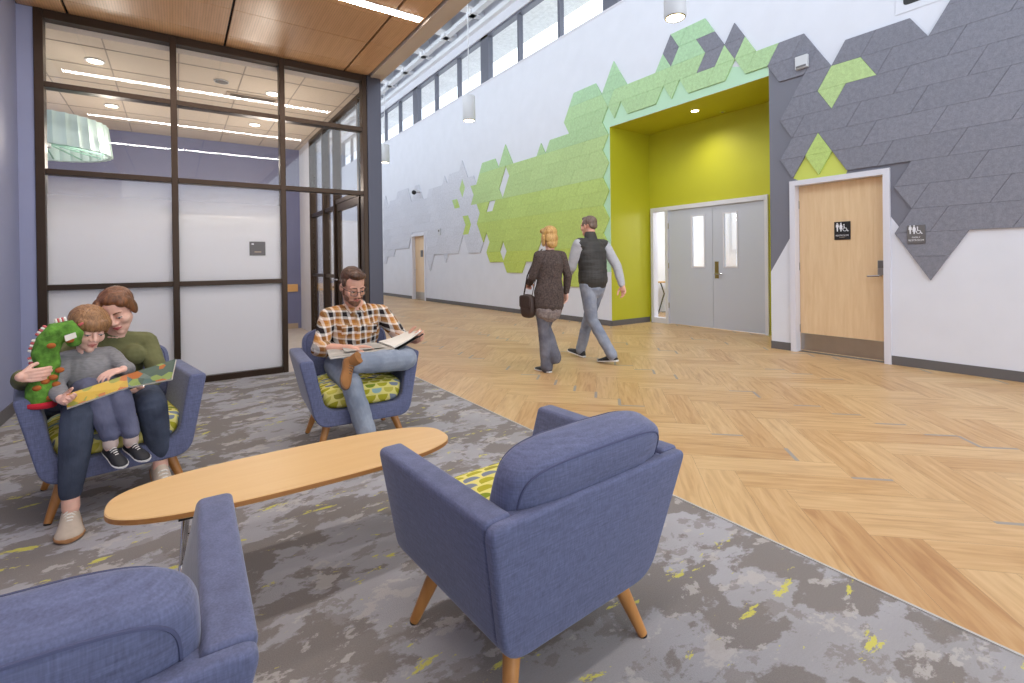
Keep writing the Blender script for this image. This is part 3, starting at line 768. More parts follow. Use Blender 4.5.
P_LG = [(41,5),(43,5),(45,3),(46,4),(50,4),(51,5),(52,4),(53,5),(59,5),(60,6),(62,6),(64,4),(66,4),(68,6),(70,4),(76,4),(77,5),(81,5),(82,6),(84,4),(86,6),(86,14),(84,14),(83,13),(79,13),(78,12),(70,12),(69,11),(61,11),(61,13),(59,15),(57,13),(53,13),(52,14),(51,13),(47,13),(45,11),(43,13),(39,13),(37,11),(38,12),(40,10),(40,8),(42,8),(41,7),(42,6),(40,6)]
P_LGA = [[(45,5),(44,6),(45,7),(46,6)], [(49,7),(47,7),(46,8),(48,8)], [(45,9),(43,9),(42,10),(43,11),(45,11),(44,10)]]
def tris(poly, minus=()):
    Q = [lp(*q) for q in poly]; MN = [[lp(*q) for q in m_] for m_ in minus]; out = {}
    for k in range(0, 18):
        for m_ in range(-40, 92):
            down = (m_-1+k) % 2 == 0
            y = LY+LS*m_/2; z = LZ-LH*(k+(1/3 if down else 2/3))
            if inside(Q, (y, z)) and not any(inside(q, (y, z)) for q in MN) and not (14.5 < y < 15.72 and z < 2.25): out[(k, m_)] = down
    return out
def tiles(tr, group=4):
    bm = bmesh.new(); rows = {}
    for (k, m_), d in tr.items(): rows.setdefault(k, []).append((m_, d))
    for k, lst in rows.items():
        lst.sort(); cur = []; gs = []
        off = (1, 6, 3, 4, 5, 2, 3, 8)[k % 8]
        for m_, d in lst:
            gid = (m_+off) // group
            if cur and (m_ != cur[-1][0]+1 or gid != cur_g): gs.append(cur); cur = []
            cur.append((m_, d)); cur_g = gid
        if cur: gs.append(cur)
        for g in gs:
            top, bot = set(), set()
            for m_, d in g:
                if d: top |= {m_-1, m_+1}; bot |= {m_}
                else: top |= {m_}; bot |= {m_-1, m_+1}
            T = sorted(top); B = sorted(bot)
            js = [(T[0], k)] + ([(T[-1], k)] if len(T) > 1 else []) + [(B[-1], k+1)] + ([(B[0], k+1)] if len(B) > 1 else [])
            pts = [Vector(lp(*q)) for q in js]; c = sum(pts, Vector((0, 0)))/len(pts)
            def ins(d): return [p+(c-p).normalized()*d for p in pts]
            a, b_ = ins(.0008), ins(.004)
            secs = [[(XW-.0005, p.x, p.y) for p in a], [(XW-.0225, p.x, p.y) for p in a], [(XW-.026, p.x, p.y) for p in b_]]
            zc = c.y; mi = 0
            n0 = len(bm.faces); loft(bm, secs); bm.faces.ensure_lookup_table()
            if hasattr(tiles, 'band'):
                mi = max(0, min(5, int((4.9-zc)/.68)))
            for f in bm.faces[n0:]: f.material_index = mi
    return fix(bm)
GM = [M['felt_green%d' % i] for i in range(6)]
tag(obj('felt_mural', tiles(tris(P_GREY, [P_CHEV, P_RH])), M['felt_grey']), 'large grey felt panel field around the wooden restroom door', 'wall panels')
tag(obj('felt_mural', tiles(tris(P_LG, P_LGA + [P_GL]), 4), M['felt_light']), 'pale grey felt panel field on the far end of the white wall', 'wall panels')
for poly, lab in zip(P_ACC, ('grey felt diamond at the left shoulder of the green crest', 'grey felt chevron inside the green crest above the alcove', 'grey felt diamond at the right tip of the green crest')):
    tag(obj('felt_accent', tiles(tris(poly)), M['felt_grey']), lab, 'wall panel', 'grey felt accents in the green field')
tiles.band = True
tag(obj('felt_mural', tiles(tris(P_GTOP, P_ACC)), GM), 'green felt panel crest above the lime alcove', 'wall panels')
tag(obj('felt_mural', tiles(tris(P_GL, P_HOLE)), GM), 'big green felt panel field left of the lime alcove', 'wall panels')
tag(obj('felt_accent', tiles(tris(P_CHEV)), GM), 'lime felt chevron high in the grey felt field', 'wall panel', 'lime felt accents in the grey field')
tag(obj('felt_accent', tiles(tris(P_RH)), GM), 'lime felt diamond just above the wooden restroom door', 'wall panel', 'lime felt accents in the grey field')
for poly, lab in zip(P_LGA, ('upright green felt diamond in the far pale grey field', 'lowest-left small green felt piece in the far pale grey field', 'green felt chevron at the right end of the pale grey field')):
    tag(obj('felt_accent', tiles(tris(poly)), GM), lab, 'wall panel', 'green felt accents in the pale grey field')
del tiles.band
# painted fields behind the felt (thin coats on the wall)
def paint(name, pts, mat, d=.0008):
    bm = bmesh.new(); prism(bm, pts, 'x', XW-d, XW+.0002); fix(bm); structure(obj(name, bm, mat))
g = lambda q: lp(*q)
paint('trim_4', [(3.48, 1.03), (3.48, 3.796), (3.177, 3.796), (3.216, 1.49)], M['greypaint'])
paint('trim_9', [(3.177, 3.79), (2.87, 3.28), (2.87, 2.76), (3.0, 2.206), (3.2155, 2.206)], M['greypaint'], .0006)
paint('trim_5', [(2.13, 2.206), (2.7, 2.206), (2.7, 2.4), g((-18,9)), g((-22,9)), g((-22,12)), (2.03, 1.50), (2.13, 1.66)], M['greypaint'])
paint('trim_6', [g((-14,8)), g((-16,10)), (2.57, 2.2058), (3.11, 2.2058), g((-12,10))], M['limepaint'], .0014)
paint('trim_7', [(3.5, 3.672), (3.48, 3.672), g((-10,4)), g((-8,3.6)), g((-5,3)), g((6,3)), g((10,3)), g((11,4)), (6.68, 3.3), (6.68, 1.0), (6.421, 1.0), (6.421, 3.672)], M['mint'])

# small wall devices
t = thing('wall_strobe', 'small white alarm box on the grey felt above the wooden door', 'alarm', (XW-.026, 3.035, 3.69))
obj('box', BX((-.05, -.075, -.08), (0, .075, .08), .008), M['lampwhite'], t); obj('grille', BX((-.053, -.06, -.07), (-.049, .06, -.045)), M['signgrey'], t)
t = thing('security_camera', 'small dark dome camera high on the pale far wall', 'camera', (XW-.028, 14.9, 3.5))
bm = bmesh.new(); cyl(bm, (0, 0, .05), (-.2, 0, .07), .045, .05); obj('bracket', bm, M['lampwhite'], t)
bm = bmesh.new(); ell(bm, (-.2, 0, .01), (.075, .075, .075)); obj('dome', bm, M['black'], t, True)
t = thing('thermostat', 'small pale box on the far wall between door and green felt', 'thermostat', (XW-.026, 13.46, 2.15))
obj('box', BX((-.04, -.07, -.1), (0, .07, .1), .006), M['lampwhite'], t); obj('display', BX((-.042, -.04, .0), (-.039, .04, .06)), M['signgrey'], t)
t = thing('wall_box', 'white wall box with a black slot at the top right edge of the photo', 'wall box', (XW, 1.8, 3.88))
obj('panel', BX((-.008, -.34, 0), (0, .27, .5), .003), M['white'], t)
bm = bmesh.new(); prism(bm, roundpoly([(-.3, .075), (.195, .075), (.195, .2), (-.3, .2)], .04), 'x', -.012, -.007); obj('slot', fix(bm), M['black'], t)
# ================================================================== ARMCHAIRS
M['uphol'] = fabric('blue grey upholstery', (97,102,131), .9, .2)
M['uphol2'] = plain('seam piping', (78,82,112), .9)
M['cush'] = halfmoon('half moon seat fabric')
M['legwood'] = woodgrain('chair leg wood', (176,116,58), (200,142,80), (14, 14, 2), .38)
def yf(z): return .331 - (z-.195)*.13          # front plane leans back a little
def yb(z): return -.279 - (z-.195)*.185        # rear plane leans out
def make_chair(label, loc, rz):
    t = thing('armchair', label, 'armchair', loc, rz, 'blue upholstered armchairs round the coffee table')
    # U shaped shell: both arms and the base in one upholstered piece
    out = [(-.384, .607), (-.290, .195), (.290, .195), (.384, .607)]
    inn = [(.300, .607), (.236, .290), (-.236, .290), (-.300, .607)]
    pr = roundpoly(out + inn, [.022, .10, .10, .022, .02, .085, .085, .02], 6)
    n = len(pr)
    def inset(d):
        out_ = []
        for k in range(n):
            e = (pr[(k+1) % n]-pr[k-1]).normalized(); out_.append(pr[k] + Vector((-e.y, e.x))*d)
        return out_
    q0 = inset(.001)
    area = lambda P: sum(P[k].x*P[(k+1) % n].y-P[(k+1) % n].x*P[k].y for k in range(n))/2
    sgn = 1 if abs(area(q0)) < abs(area(pr)) else -1
    r_ = .013; secs = []
    for k in range(5):
        a = k*PI/8; P = inset(sgn*r_*(1-math.sin(a))); secs.append([(p.x, yf(p.y)-r_*(1-math.cos(a)) if False else yf(p.y)-r_+r_*math.cos(a), p.y) for p in P])
    for k in range(1, 7):
        t_ = k/6; secs.append([(p.x, (yf(p.y)-r_)*(1-t_)+(yb(p.y)+.031+r_)*t_, p.y) for p in pr])
    for k in range(3, -1, -1):
        a = k*PI/8; P = inset(sgn*r_*(1-math.sin(a))); secs.append([(p.x, yb(p.y)+.031+r_-r_*math.cos(a), p.y) for p in P])
    bm = bmesh.new(); rs = [[bm.verts.new(p) for p in sc] for sc in secs]
    for A, B in zip(rs, rs[1:]):
        for k in range(n): bm.faces.new((A[k], A[(k+1) % n], B[(k+1) % n], B[k]))
    for R_ in (rs[0], rs[-1]):
        for k in range(n//2-1): bm.faces.new((R_[k], R_[k+1], R_[n-2-k], R_[n-1-k]))
    fix(bm)
    obj('arm_shell', bm, M['uphol'], t, True, 45)
    # back panel with its own seam at the rear corners
    pb = roundpoly([(-.384, .600), (-.290, .195), (.290, .195), (.384, .600)], [.03, .10, .10, .03], 6)
    pin = roundpoly([(-.312, .598), (-.238, .25), (.238, .25), (.312, .598)], [.03, .08, .08, .03], 6)
    bm = bmesh.new()
    secs = [[(p.x, yb(p.y)+.095, p.y) for p in pin], [(p.x, yb(p.y)+.031, p.y) for p in pin], [(p.x, yb(p.y)+.030, p.y) for p in pb], [(p.x, yb(p.y), p.y) for p in pb]]
    f0, f1 = loft(bm, secs); fix(bm)
    bmesh.ops.bevel(bm, geom=list(f1.edges), offset=.014, segments=4, profile=.5, affect='EDGES')
    bp = obj('back_panel', bm, M['uphol'], t, True, 45)
    for sx in (-1, 1):
        bm = bmesh.new(); tube(bm, [(sx*(.293+(z-.22)*.226), yb(z)+.031, z) for z in (.27, .35, .45, .55)], [.0035]*4, 6)
        obj('piping', bm, M['uphol2'], bp)
    # back cushion: boxed pillow that stands in front of the back panel and rises above it
    lean = Matrix.Rotation(math.atan(.185)*1.75, 3, 'X'); R2 = lean @ Matrix.Rotation(PI/2, 3, 'X'); ctr = Vector((0, -.246, .566))
    sg = lambda v, e: math.copysign(abs(v)**e, v)
    def puff(p): return Vector((p.x, p.y - (.022*(abs(p.x)/.285)**3 if p.y > 0 else 0), p.z*(1-.18*(abs(p.x)/.285)**4)))
    bm = bmesh.new(); superq(bm, ctr, (.300, .178, .074), .45, .28, 72, 24, rot=R2, fn=puff)
    bc = obj('back_cushion', fix(bm), M['uphol'], t, True)
    for dz in (-.058, .058):
        loop = []
        k1 = (1-(abs(dz)/.074)**(2/.45))**(.45/2)
        for k in range(73):
            a = 2*PI*k/72; q = Vector((.300*k1*sg(math.cos(a), .28), .178*k1*sg(math.sin(a), .28), dz))
            loop.append(ctr + R2 @ puff(q))
        bm = bmesh.new(); tube(bm, loop, [.0035]*73, 5, cap=False)
        obj('piping', bm, M['uphol2'], bc)
    # seat cushion
    bm = bmesh.new()
    superq(bm, (0, .055, .362), (.262, .258, .085), .5, .38, 64, 20, fn=lambda p: Vector((p.x*(1+.10*p.z/.085*.5), p.y, p.z*(1 if p.z < 0 else 1-.12*(abs(p.x)/.262)**2))))
    obj('seat_cushion', fix(bm), M['cush'], t, True)
    bm = bmesh.new(); box(bm, (-.2, -.2, .185), (.2, .24, .2)); obj('base_frame', bm, M['legwood'], t)
    for sx in (-1, 1):
        for sy in (-1, 1):
            bm = bmesh.new(); tube(bm, [(sx*.205, sy*.195, .205), (sx*.272, sy*.257, .006)], [.027, .0155], 20, cap=False)
            lg = obj('leg', fix(bm), M['legwood'], t, True, 60)
            bm = bmesh.new(); cyl(bm, (sx*.2725, sy*.2575, 0), (sx*.2715, sy*.2565, .007), .0145, seg=16); obj('foot_glide', fix(bm), M['black'], lg)
    return t
CH = {'mid': ((.929, 1.302, 0), math.radians(3.6)), 'man': ((1.01, 3.441, 0), math.radians(175.7)), 'wom': ((-.292, 3.426, 0), math.radians(190.6)), 'near': ((-.269, 1.221, 0), math.radians(-1.1))}
c0 = make_chair('blue armchair in the centre seen from behind with its back to the camera', *CH['mid'])
dup(c0, *CH['man'], 'blue armchair in which the man in the plaid shirt sits')
dup(c0, *CH['wom'], 'blue armchair in which the woman sits with the child on her lap')
dup(c0, *CH['near'], 'empty blue armchair cut off by the bottom left corner of the photo')

# ================================================================== COFFEE TABLE
t = thing('coffee_table', 'long surfboard shaped light wood coffee table with chrome rod legs', 'coffee table', (.415, 2.11, 0))
sg = lambda v, e: math.copysign(abs(v)**e, v)
def outline(s, n=96): return [(.622*s*sg(math.cos(a), .72), .213*sg(math.sin(a), .72)*s) for a in (2*PI*k/n for k in range(n))]
bm = bmesh.new()
def ofs(d): return [(x*(1-d/.622), y*(1-d/.213)) for x, y in outline(1)]
loft(bm, [[(x, y, .378) for x, y in ofs(.004)], [(x, y, .381) for x, y in ofs(0)], [(x, y, .397) for x, y in ofs(0)], [(x, y, .400) for x, y in ofs(.0035)]])
M['tabletop'] = woodgrain('maple laminate', (218,176,118), (227,189,134), (.8, 9, 9), .34)
M['tableedge'] = woodgrain('maple ply edge', (176,118,62), (196,140,84), (1, 30, 60), .45)
fix(bm)
for f in bm.faces: f.material_index = 0 if abs(f.normal.z) > .5 else 1
top = obj('tabletop', bm, [M['tabletop'], M['tableedge']], t)
for sx in (-1, 1):
    bm = bmesh.new()
    for q in (-1, 1):          # crossed pairs of rods, joined at each foot
        for xt in (.395, .345):
            tube(bm, [(sx*xt, -q*.165, .379), (sx*xt, -q*.16, .365), (sx*(.424*.5+xt*.5), -q*.035, .19), (sx*.424, q*.085, .014)], [.0072, .0072, .0072, .009], 8)
        tube(bm, [(sx*.398, -q*.10, .285), (sx*.36, -q*.10, .285)], [.0045]*2, 6)
        tube(bm, [(sx*.424, q*.085, .004), (sx*.424, q*.085, .03)], [.013, .011], 12)
    tube(bm, [(sx*.424, -.085, .02), (sx*.424, .085, .02)], [.006]*2, 8)
    lg = obj('leg', fix(bm), M['chrome'], t, True)
    for sy in (-.085, .085):
        bm = bmesh.new(); cyl(bm, (sx*.424, sy, 0), (sx*.424, sy, .006), .015, seg=14); obj('foot_glide', fix(bm), M['black'], lg)
    obj('mounting_plate', BX((sx*.37-.05, -.185, .372), (sx*.37+.05, .185, .3785)), M['black'], t)
# ================================================================== PEOPLE
V = Vector
def eul(yaw=0, pitch=0, roll=0):
    """yaw + turns to the person's own left, pitch + looks down, roll + tips the head to the person's right"""
    return Matrix.Rotation(math.radians(yaw), 3, 'Z') @ Matrix.Rotation(math.radians(-pitch), 3, 'X') @ Matrix.Rotation(math.radians(roll), 3, 'Y')
def mk(c, R, s): return lambda *p: V(c) + R @ (V(p)*s)
def head_skin(bm, c, R, s, child=False, neck=None, nr=.055, fem=False):
    T = mk(c, R, s)
    def E(p, r, q=None): ell(bm, T(*p), [x*s for x in r], R @ q if q else R, 20)
    ck = 1.06 if child else 1
    E((0, -.012, .030), (.074*ck, .094*ck, .082*ck))                   # cranium
    E((0, .022, -.030), (.062*ck, .066, .070))                         # face
    E((0, .045, -.074), (.043 if fem or child else .050, .040, .036))   # jaw
    E((0, .072, -.098), (.021, .018, .016))                            # chin
    for sx in (-1, 1):
        E((sx*.036, .056, -.030), (.026, .028, .026 if not child else .032))   # cheek
        E((sx*.030, .072, .020), (.025, .015, .009))                   # brow
        E((sx*.031, .077, .004), (.0165, .011, .0068))                 # upper lid
        E((sx*.031, .075, -.012), (.0155, .011, .005))                 # lower lid
        E((sx*.076*ck, -.006, -.008), (.010, .019, .031), Matrix.Rotation(sx*.25, 3, 'Z'))   # ear
        E((sx*.0125, .094, -.033), (.009, .011, .008))                 # nostril wing
    k = .85 if child else 1
    tube(bm, [T(0, .082, .012), T(0, .090+.006*k, -.008), T(0, .098+.008*k, -.029)], [.0085*s, .0095*s, .0115*s*k], 10)   # nose
    E((0, .086, -.058), (.021, .011, .0055)); E((0, .084, -.069), (.018, .011, .0065))    # lips
    if neck: tube(bm, [V(neck), T(0, -.022, -.055), T(0, -.015, 0)], [nr*1.12*s, nr*s, nr*s*.9], 18)
def face_parts(root, c, R, s, m_iris, m_brow, m_lip):
    T = mk(c, R, s)
    for sx in (-1, 1):
        bm = bmesh.new(); ell(bm, T(sx*.031, .0775, -.0045), (.0125*s, .0105*s, .0062*s), R, 14)
        e = obj('eye', bm, M['eyewhite'], root, True)
        bm = bmesh.new(); ell(bm, T(sx*.031, .0868, -.0062), (.0052*s, .0024*s, .0048*s), R, 12); obj('iris', bm, m_iris, e, True)
        bm = bmesh.new(); tube(bm, [T(sx*.016, .0895, -.0005), T(sx*.030, .0915, -.0030), T(sx*.046, .0845, -.0010)], [.0013*s, .0020*s, .0014*s], 6); obj('eyelash', bm, M['lash'], root)
        bm = bmesh.new(); tube(bm, [T(sx*.013, .0895, .0215), T(sx*.030, .0895, .027), T(sx*.050, .075, .0225)], [(.0022*s, .0040*s), (.0026*s, .0048*s), (.0016*s, .0026*s)], 8); obj('eyebrow', bm, m_brow, root)
    bm = bmesh.new()
    tube(bm, [T(-.022, .0845, -.0625), T(-.009, .0955, -.0585), T(0, .0965, -.0600), T(.009, .0955, -.0585), T(.022, .0845, -.0625)], [.0014*s, .0042*s, .0040*s, .0042*s, .0014*s], 8)
    tube(bm, [T(-.020, .0845, -.0645), T(0, .0945, -.0700), T(.020, .0845, -.0645)], [.0014*s, .0052*s, .0014*s], 8)
    obj('lips', bm, m_lip, root, True)
def hand(bm, w, fwd, palm, thumb, s=1.0, curl=(18, 22, 16), spread=.07, tcurl=.5):
    w = V(w); f = V(fwd).normalized(); t = V(thumb); t = (t - f*t.dot(f)).normalized(); p = V(palm); p = (p - f*p.dot(f) - t*p.dot(t)).normalized()
    LAT = (.030, .0102, -.0102, -.030); FL = (.074, .083, .077, .060); PL = (.088, .091, .087, .079)
    for i in range(4):
        k = w + (f*PL[i] + t*LAT[i])*s
        tube(bm, [w + (t*LAT[i]*.62)*s, w + (f*PL[i]*.55 + t*LAT[i]*.9 - p*.002)*s, k], [(.0125*s, .0125*s), .0120*s, .0104*s], 10)
        d = (f + t*(LAT[i]/.030)*spread).normalized(); ax = d.cross(p).normalized(); q = k; pts = [k]; rr = [.0098*s]
        for seg_, cu, r in zip((.46, .30, .24), curl, (.0090, .0083, .0070)):
            d = Matrix.Rotation(math.radians(cu*(1+.12*i)), 3, ax) @ d
            q = q + d*FL[i]*seg_*s; pts.append(q); rr.append(r*s)
        tube(bm, pts, rr, 10)
    ell(bm, w + (f*.045 + p*.006)*s, (.034*s, .038*s, .014*s), Matrix((t, f, p)).transposed(), 14)
    b = w + (f*.018 + t*.026 + p*.006)*s; d1 = (f*.62 + t*.62 + p*.30).normalized(); d2 = (f*.85 + t*.25 + p*tcurl).normalized(); d3 = (f*.9 - t*.02 + p*tcurl).normalized()
    tube(bm, [b, b+d1*.040*s, b+d1*.040*s+d2*.034*s, b+d1*.040*s+d2*.034*s+d3*.026*s], [.0145*s, .0125*s, .0105*s, .0085*s], 10)
def limb(bm, pts, rad, seg=16): tube(bm, pts, rad, seg)
def shoe(root, heel, toe, up, Ln, m_up, m_sole, name='shoe', wide=1.0, tall=1.0, laces=None, collar=.0):
    heel, toe, up = V(heel), V(toe), V(up)
    f = (toe-heel).normalized(); u = (up - f*up.dot(f)).normalized(); r = f.cross(u)
    F = Matrix((r, f, u)).transposed(); o_ = heel
    def P(x, y, z): return o_ + F @ V((x, y, z))
    k = Ln/.28
    prof = [(0, .024, .050), (.012, .033, .078), (.05, .037, .092), (.09, .038, .088), (.125, .040, .072), (.165, .045, .058), (.205, .049, .048), (.24, .044, .040), (.265, .031, .032), (.28, .012, .022)]
    bm = bmesh.new(); secs = []
    for y, w_, h in prof:
        sec = []
        for j in range(20):
            a = 2*PI*j/20; cx, cz = math.cos(a), math.sin(a)
            zz = .016 + max(0, cz)**.8*(h*tall-.016) if cz > 0 else .016+cz*.006
            sec.append(P(math.copysign(abs(cx)**.75, cx)*w_*wide*k*(1-.25*max(0, cz)), y*k, zz*k))
        secs.append(sec)
    loft(bm, secs)
    if collar: tube(bm, [P(0, .055*k, .07*k*tall), P(0, .05*k, .07*k*tall+collar)], [(.041*k*wide, .050*k), (.044*k*wide, .052*k)], 18, side=r, cap=False)
    s_ = obj(name, fix(bm), m_up, root, True, 60)
    bm = bmesh.new(); secs = []
    for y, w_, h in prof: secs.append([P(math.copysign(abs(math.cos(a))**.6, math.cos(a))*(w_+.003)*wide*k, y*k+(.004*k if y > .2 else -.003*k if y < .02 else 0), (.010+.010*math.copysign(abs(math.sin(a))**.5, math.sin(a)))*k) for a in (2*PI*j/16 for j in range(16))])
    loft(bm, secs); obj('sole', fix(bm), m_sole, s_, True, 50)
    if laces:
        for q in range(4):
            y = .105+.018*q; h = .080-.0085*q
            bm = bmesh.new(); tube(bm, [P(-.022*k, y*k, (h*tall-.012)*k), P(-.008*k, (y+.004)*k, (h*tall+.003)*k), P(.008*k, (y+.004)*k, (h*tall+.003)*k), P(.022*k, y*k, (h*tall-.012)*k)], [.0042*k]*4, 6)
            obj('lace', bm, laces, s_)
    return s_
def slab(bm, quad, th, mi=0):
    q = [V(p) for p in quad]; n = (q[1]-q[0]).cross(q[3]-q[0]).normalized()*th
    loft(bm, [q, [p+n for p in q]], mi)

M['skin'] = skin('skin warm', (222,170,146)); M['skin2'] = skin('skin fair', (232,186,166)); M['skin3'] = skin('skin child', (238,192,174))
M['eyewhite'] = plain('eye white', (226,222,218), .3); M['iris'] = plain('iris brown', (60,42,32), .25); M['lash'] = plain('lash', (48,34,28), .6)
M['lip'] = plain('lips', (186,108,98), .45); M['lipf'] = plain('lips rose', (190,92,92), .4)
M['hair_m'] = hairmat('dark brown hair', (46,30,20), (98,62,38)); M['hair_w'] = hairmat('auburn brown hair', (78,46,28), (140,90,54)); M['hair_c'] = hairmat('light brown hair', (112,78,50), (176,130,88), (90, 90, 10))
M['beard'] = hairmat('short brown beard', (92,60,42), (136,92,66), (160,160,60))
M['hair_b'] = hairmat('blond hair', (168,120,62), (222,182,112)); M['hair_g'] = hairmat('short grey brown hair', (86,70,60), (132,110,98))
M['plaid'] = plaid('brown plaid flannel'); M['denim_l'] = denim('light grey jeans', (138,148,164), (168,176,190)); M['denim_d'] = denim('dark blue jeans', (62,68,84), (86,94,112))
M['denim_c'] = denim('blue grey trousers', (100,103,128), (122,124,148)); M['denim_w'] = denim('grey jeans', (96,96,106), (128,128,138)); M['denim_m'] = denim('faded jeans', (128,136,154), (164,170,184))
M['olive'] = plain('olive knit', (104,104,68), .92, var=.10, vscale=24, bump=.15); M['greyknit'] = plain('grey marl knit', (138,136,138), .95, var=.12, vscale=90, bump=.15, stretch=(.4, .4, 2))
M['suede'] = plain('brown suede', (152,104,58), .9, var=.12, vscale=20); M['bootsole'] = plain('boot sole', (110,84,64), .8)
M['canvas'] = plain('cream canvas', (200,184,166), .9, var=.05, vscale=40); M['gum'] = plain('gum sole', (176,128,84), .7); M['lace'] = plain('white lace', (232,228,222), .8)
M['kidshoe'] = plain('black trainer', (38,38,42), .6); M['whitesole'] = plain('white sole', (226,224,222), .6); M['sock'] = plain('pale sock', (206,186,178), .9)
M['specs'] = plain('black glasses frame', (24,22,24), .3); M['lensglass'] = glass('spectacle lens')
M['vest'] = plain('dark quilted vest', (58,56,54), .7, var=.2, vscale=9, bump=.3); M['sleeve'] = plain('light grey sweater', (178,178,184), .95, var=.06, vscale=20)
M['brownjk'] = plain('dark brown speckled cardigan', (78,66,62), .95, var=.45, vscale=60); M['tunic'] = plain('grey patterned tunic', (134,124,122), .95, var=.35, vscale=45); M['bagm'] = plain('brown leather bag', (62,46,40), .5, var=.1)
M['paper'] = plain('book paper', (232,226,214), .8); M['greycover'] = plain('grey book page print', (176,170,160), .8, var=.2, vscale=12)

# ---------------------------------------------------------------- man in plaid shirt, reading, ankle on knee
loc_, rz_ = CH['man']
man = thing('person', 'bearded man in plaid shirt and glasses reading with one leg crossed', 'person', loc_, rz_)
hc, hR, hs = V((-.008, -.030, 1.050)), eul(14, 24, 2), 1.03
shR, elR, wrR = V((.135, -.135, .838)), V((.222, -.01, .632)), V((.06, .20, .650))
shL, elL, wrL = V((-.230, -.135, .838)), V((-.335, .015, .668)), V((-.350, .185, .668))
pel, wai, che, nek = V((.0, -.085, .52)), V((-.02, -.115, .62)), V((-.045, -.125, .745)), V((-.040, -.120, .905))
hipR, kneR, ankR = V((.10, -.06, .505)), V((.09, .345, .455)), V((-.005, .40, .09))
hipL, kneL, ankL = V((-.10, -.06, .515)), V((-.285, .285, .560)), V((.085, .335, .575))
bm = bmesh.new()
head_skin(bm, hc, hR, hs, neck=nek)
tube(bm, [pel, wai, che, nek+V((0, 0, -.03))], [(.14, .10), (.13, .095), (.15, .10), (.09, .07)], 20, side=(1, 0, 0))
limb(bm, [shR, elR, wrR], [.042, .040, .026]); limb(bm, [(elR*.6+wrR*.4), (elR*.3+wrR*.7)], [.037, .030]); limb(bm, [shL, elL, wrL], [.042, .040, .026]); limb(bm, [(elL*.6+wrL*.4), (elL*.3+wrL*.7)], [.037, .030])
limb(bm, [nek+V((0, 0, -.03)), shR], [.05, .045]); limb(bm, [nek+V((0, 0, -.03)), shL], [.05, .045])
hand(bm, wrR, (-1, .18, .06), (0, .25, -1), (.1, 1, .2), 1.0, (16, 22, 16))
hand(bm, wrL, (-.12, 1, .22), (.55, .1, .8), (.5, .1, .7), 1.0, (24, 40, 34))
for h_, k_, a_ in ((hipR, kneR, ankR), (hipL, kneL, ankL)): limb(bm, [h_, k_, a_], [.06, .045, .032])
grow('body', bm, .0038, M['skin'], man, 2)
face_parts(man, hc, hR, hs, M['iris'], M['hair_m'], M['lip'])
T = mk(hc, hR, hs)
bm = bmesh.new()
def E(p, r): ell(bm, T(*p), [x*hs for x in r], hR, 20)
E((0, -.026, .054), (.077, .088, .073)); E((0, .044, .094), (.058, .044, .026)); E((.018, .054, .104), (.042, .034, .022)); E((0, -.07, .0), (.066, .036, .052))
for sx in (-1, 1): E((sx*.071, .004, .030), (.009, .034, .030))
grow('hair', bm, .004, M['hair_m'], man, 1, .004, (60, 60, 20))
bm = bmesh.new()
E((0, .055, -.088), (.044, .036, .030)); E((0, .074, -.103), (.026, .022, .016))
for sx in (-1, 1): E((sx*.047, .032, -.068), (.015, .032, .028)); E((sx*.0625, .006, -.040), (.006, .012, .024)); E((sx*.014, .092, -.052), (.014, .006, .0045))
grow('beard', bm, .0035, M['beard'], man, 1, .002, (80, 80, 80))
gl = bpy.data.objects.new('glasses', None); COL.objects.link(gl); gl.parent = man
for sx in (-1, 1):
    loop = roundpoly([(sx*.008, .008), (sx*.055, .010), (sx*.052, -.022), (sx*.012, -.024)], .010, 4); loop = loop + [loop[0]]
    bm = bmesh.new(); tube(bm, [T(p.x, .1035-abs(p.x)*.18, p.y-.004) for p in loop], [.0021]*len(loop), 6, cap=False); obj('rim', bm, M['specs'], gl)
    bm = bmesh.new(); slab(bm, [T(p.x, .1035-abs(p.x)*.18, p.y-.004) for p in loop[:-1]], .0008); obj('lens', fix(bm), M['lensglass'], gl)
    bm = bmesh.new(); tube(bm, [T(sx*.056, .0935, .004), T(sx*.078, .06, .004), T(sx*.084, -.004, .002), T(sx*.082, -.02, -.014)], [.0021]*4, 6); obj('temple', bm, M['specs'], gl)
bm = bmesh.new(); tube(bm, [T(-.008, .103, .001), T(0, .106, .003), T(.008, .103, .001)], [.002]*3, 6); obj('bridge', bm, M['specs'], gl)
# shirt
bm = bmesh.new()
tube(bm, [pel+V((0, .005, -.035)), pel+V((0, .01, .03)), wai, che, che+V((0, 0, .065)), nek+V((0, .004, -.02))], [(.165, .125), (.168, .130), (.158, .122), (.178, .122), (.150, .100), (.072, .064)], 28, side=(1, 0, 0))
for s_, e_, w_ in ((shR, elR, wrR), (shL, elL, wrL)):
    limb(bm, [nek+V((0, 0, -.045)), s_], [.066, .062]); limb(bm, [s_, s_*.5+e_*.5, e_], [.066, .058, .054]); limb(bm, [e_, e_*.82+w_*.18], [.054, .050]); limb(bm, [e_*.90+w_*.10, e_*.80+w_*.20], [.055, .055])
grow('shirt', bm, .0055, M['plaid'], man, 3, .007)
bm = bmesh.new()
for sx in (-1, 1):
    slab(bm, [nek+V((sx*.012, .062, -.022)), nek+V((sx*.058, .012, .030)), nek+V((sx*.082, .030, -.008)), nek+V((sx*.048, .084, -.052))][::sx], .008)
tube(bm, [nek+V((-.058, .012, .022)), nek+V((0, -.058, .035)), nek+V((.058, .012, .022))], [(.006, .018)]*3, 8)
obj('collar', fix(bm), M['plaid'], man)
bm = bmesh.new(); tube(bm, [nek+V((0, .088, -.06)), che+V((.0, .127, .02)), wai+V((0, .13, .02)), pel+V((0, .135, .02))], [(.014, .004)]*4, 8, side=(1, 0, 0)); obj('placket', bm, M['plaid'], man)
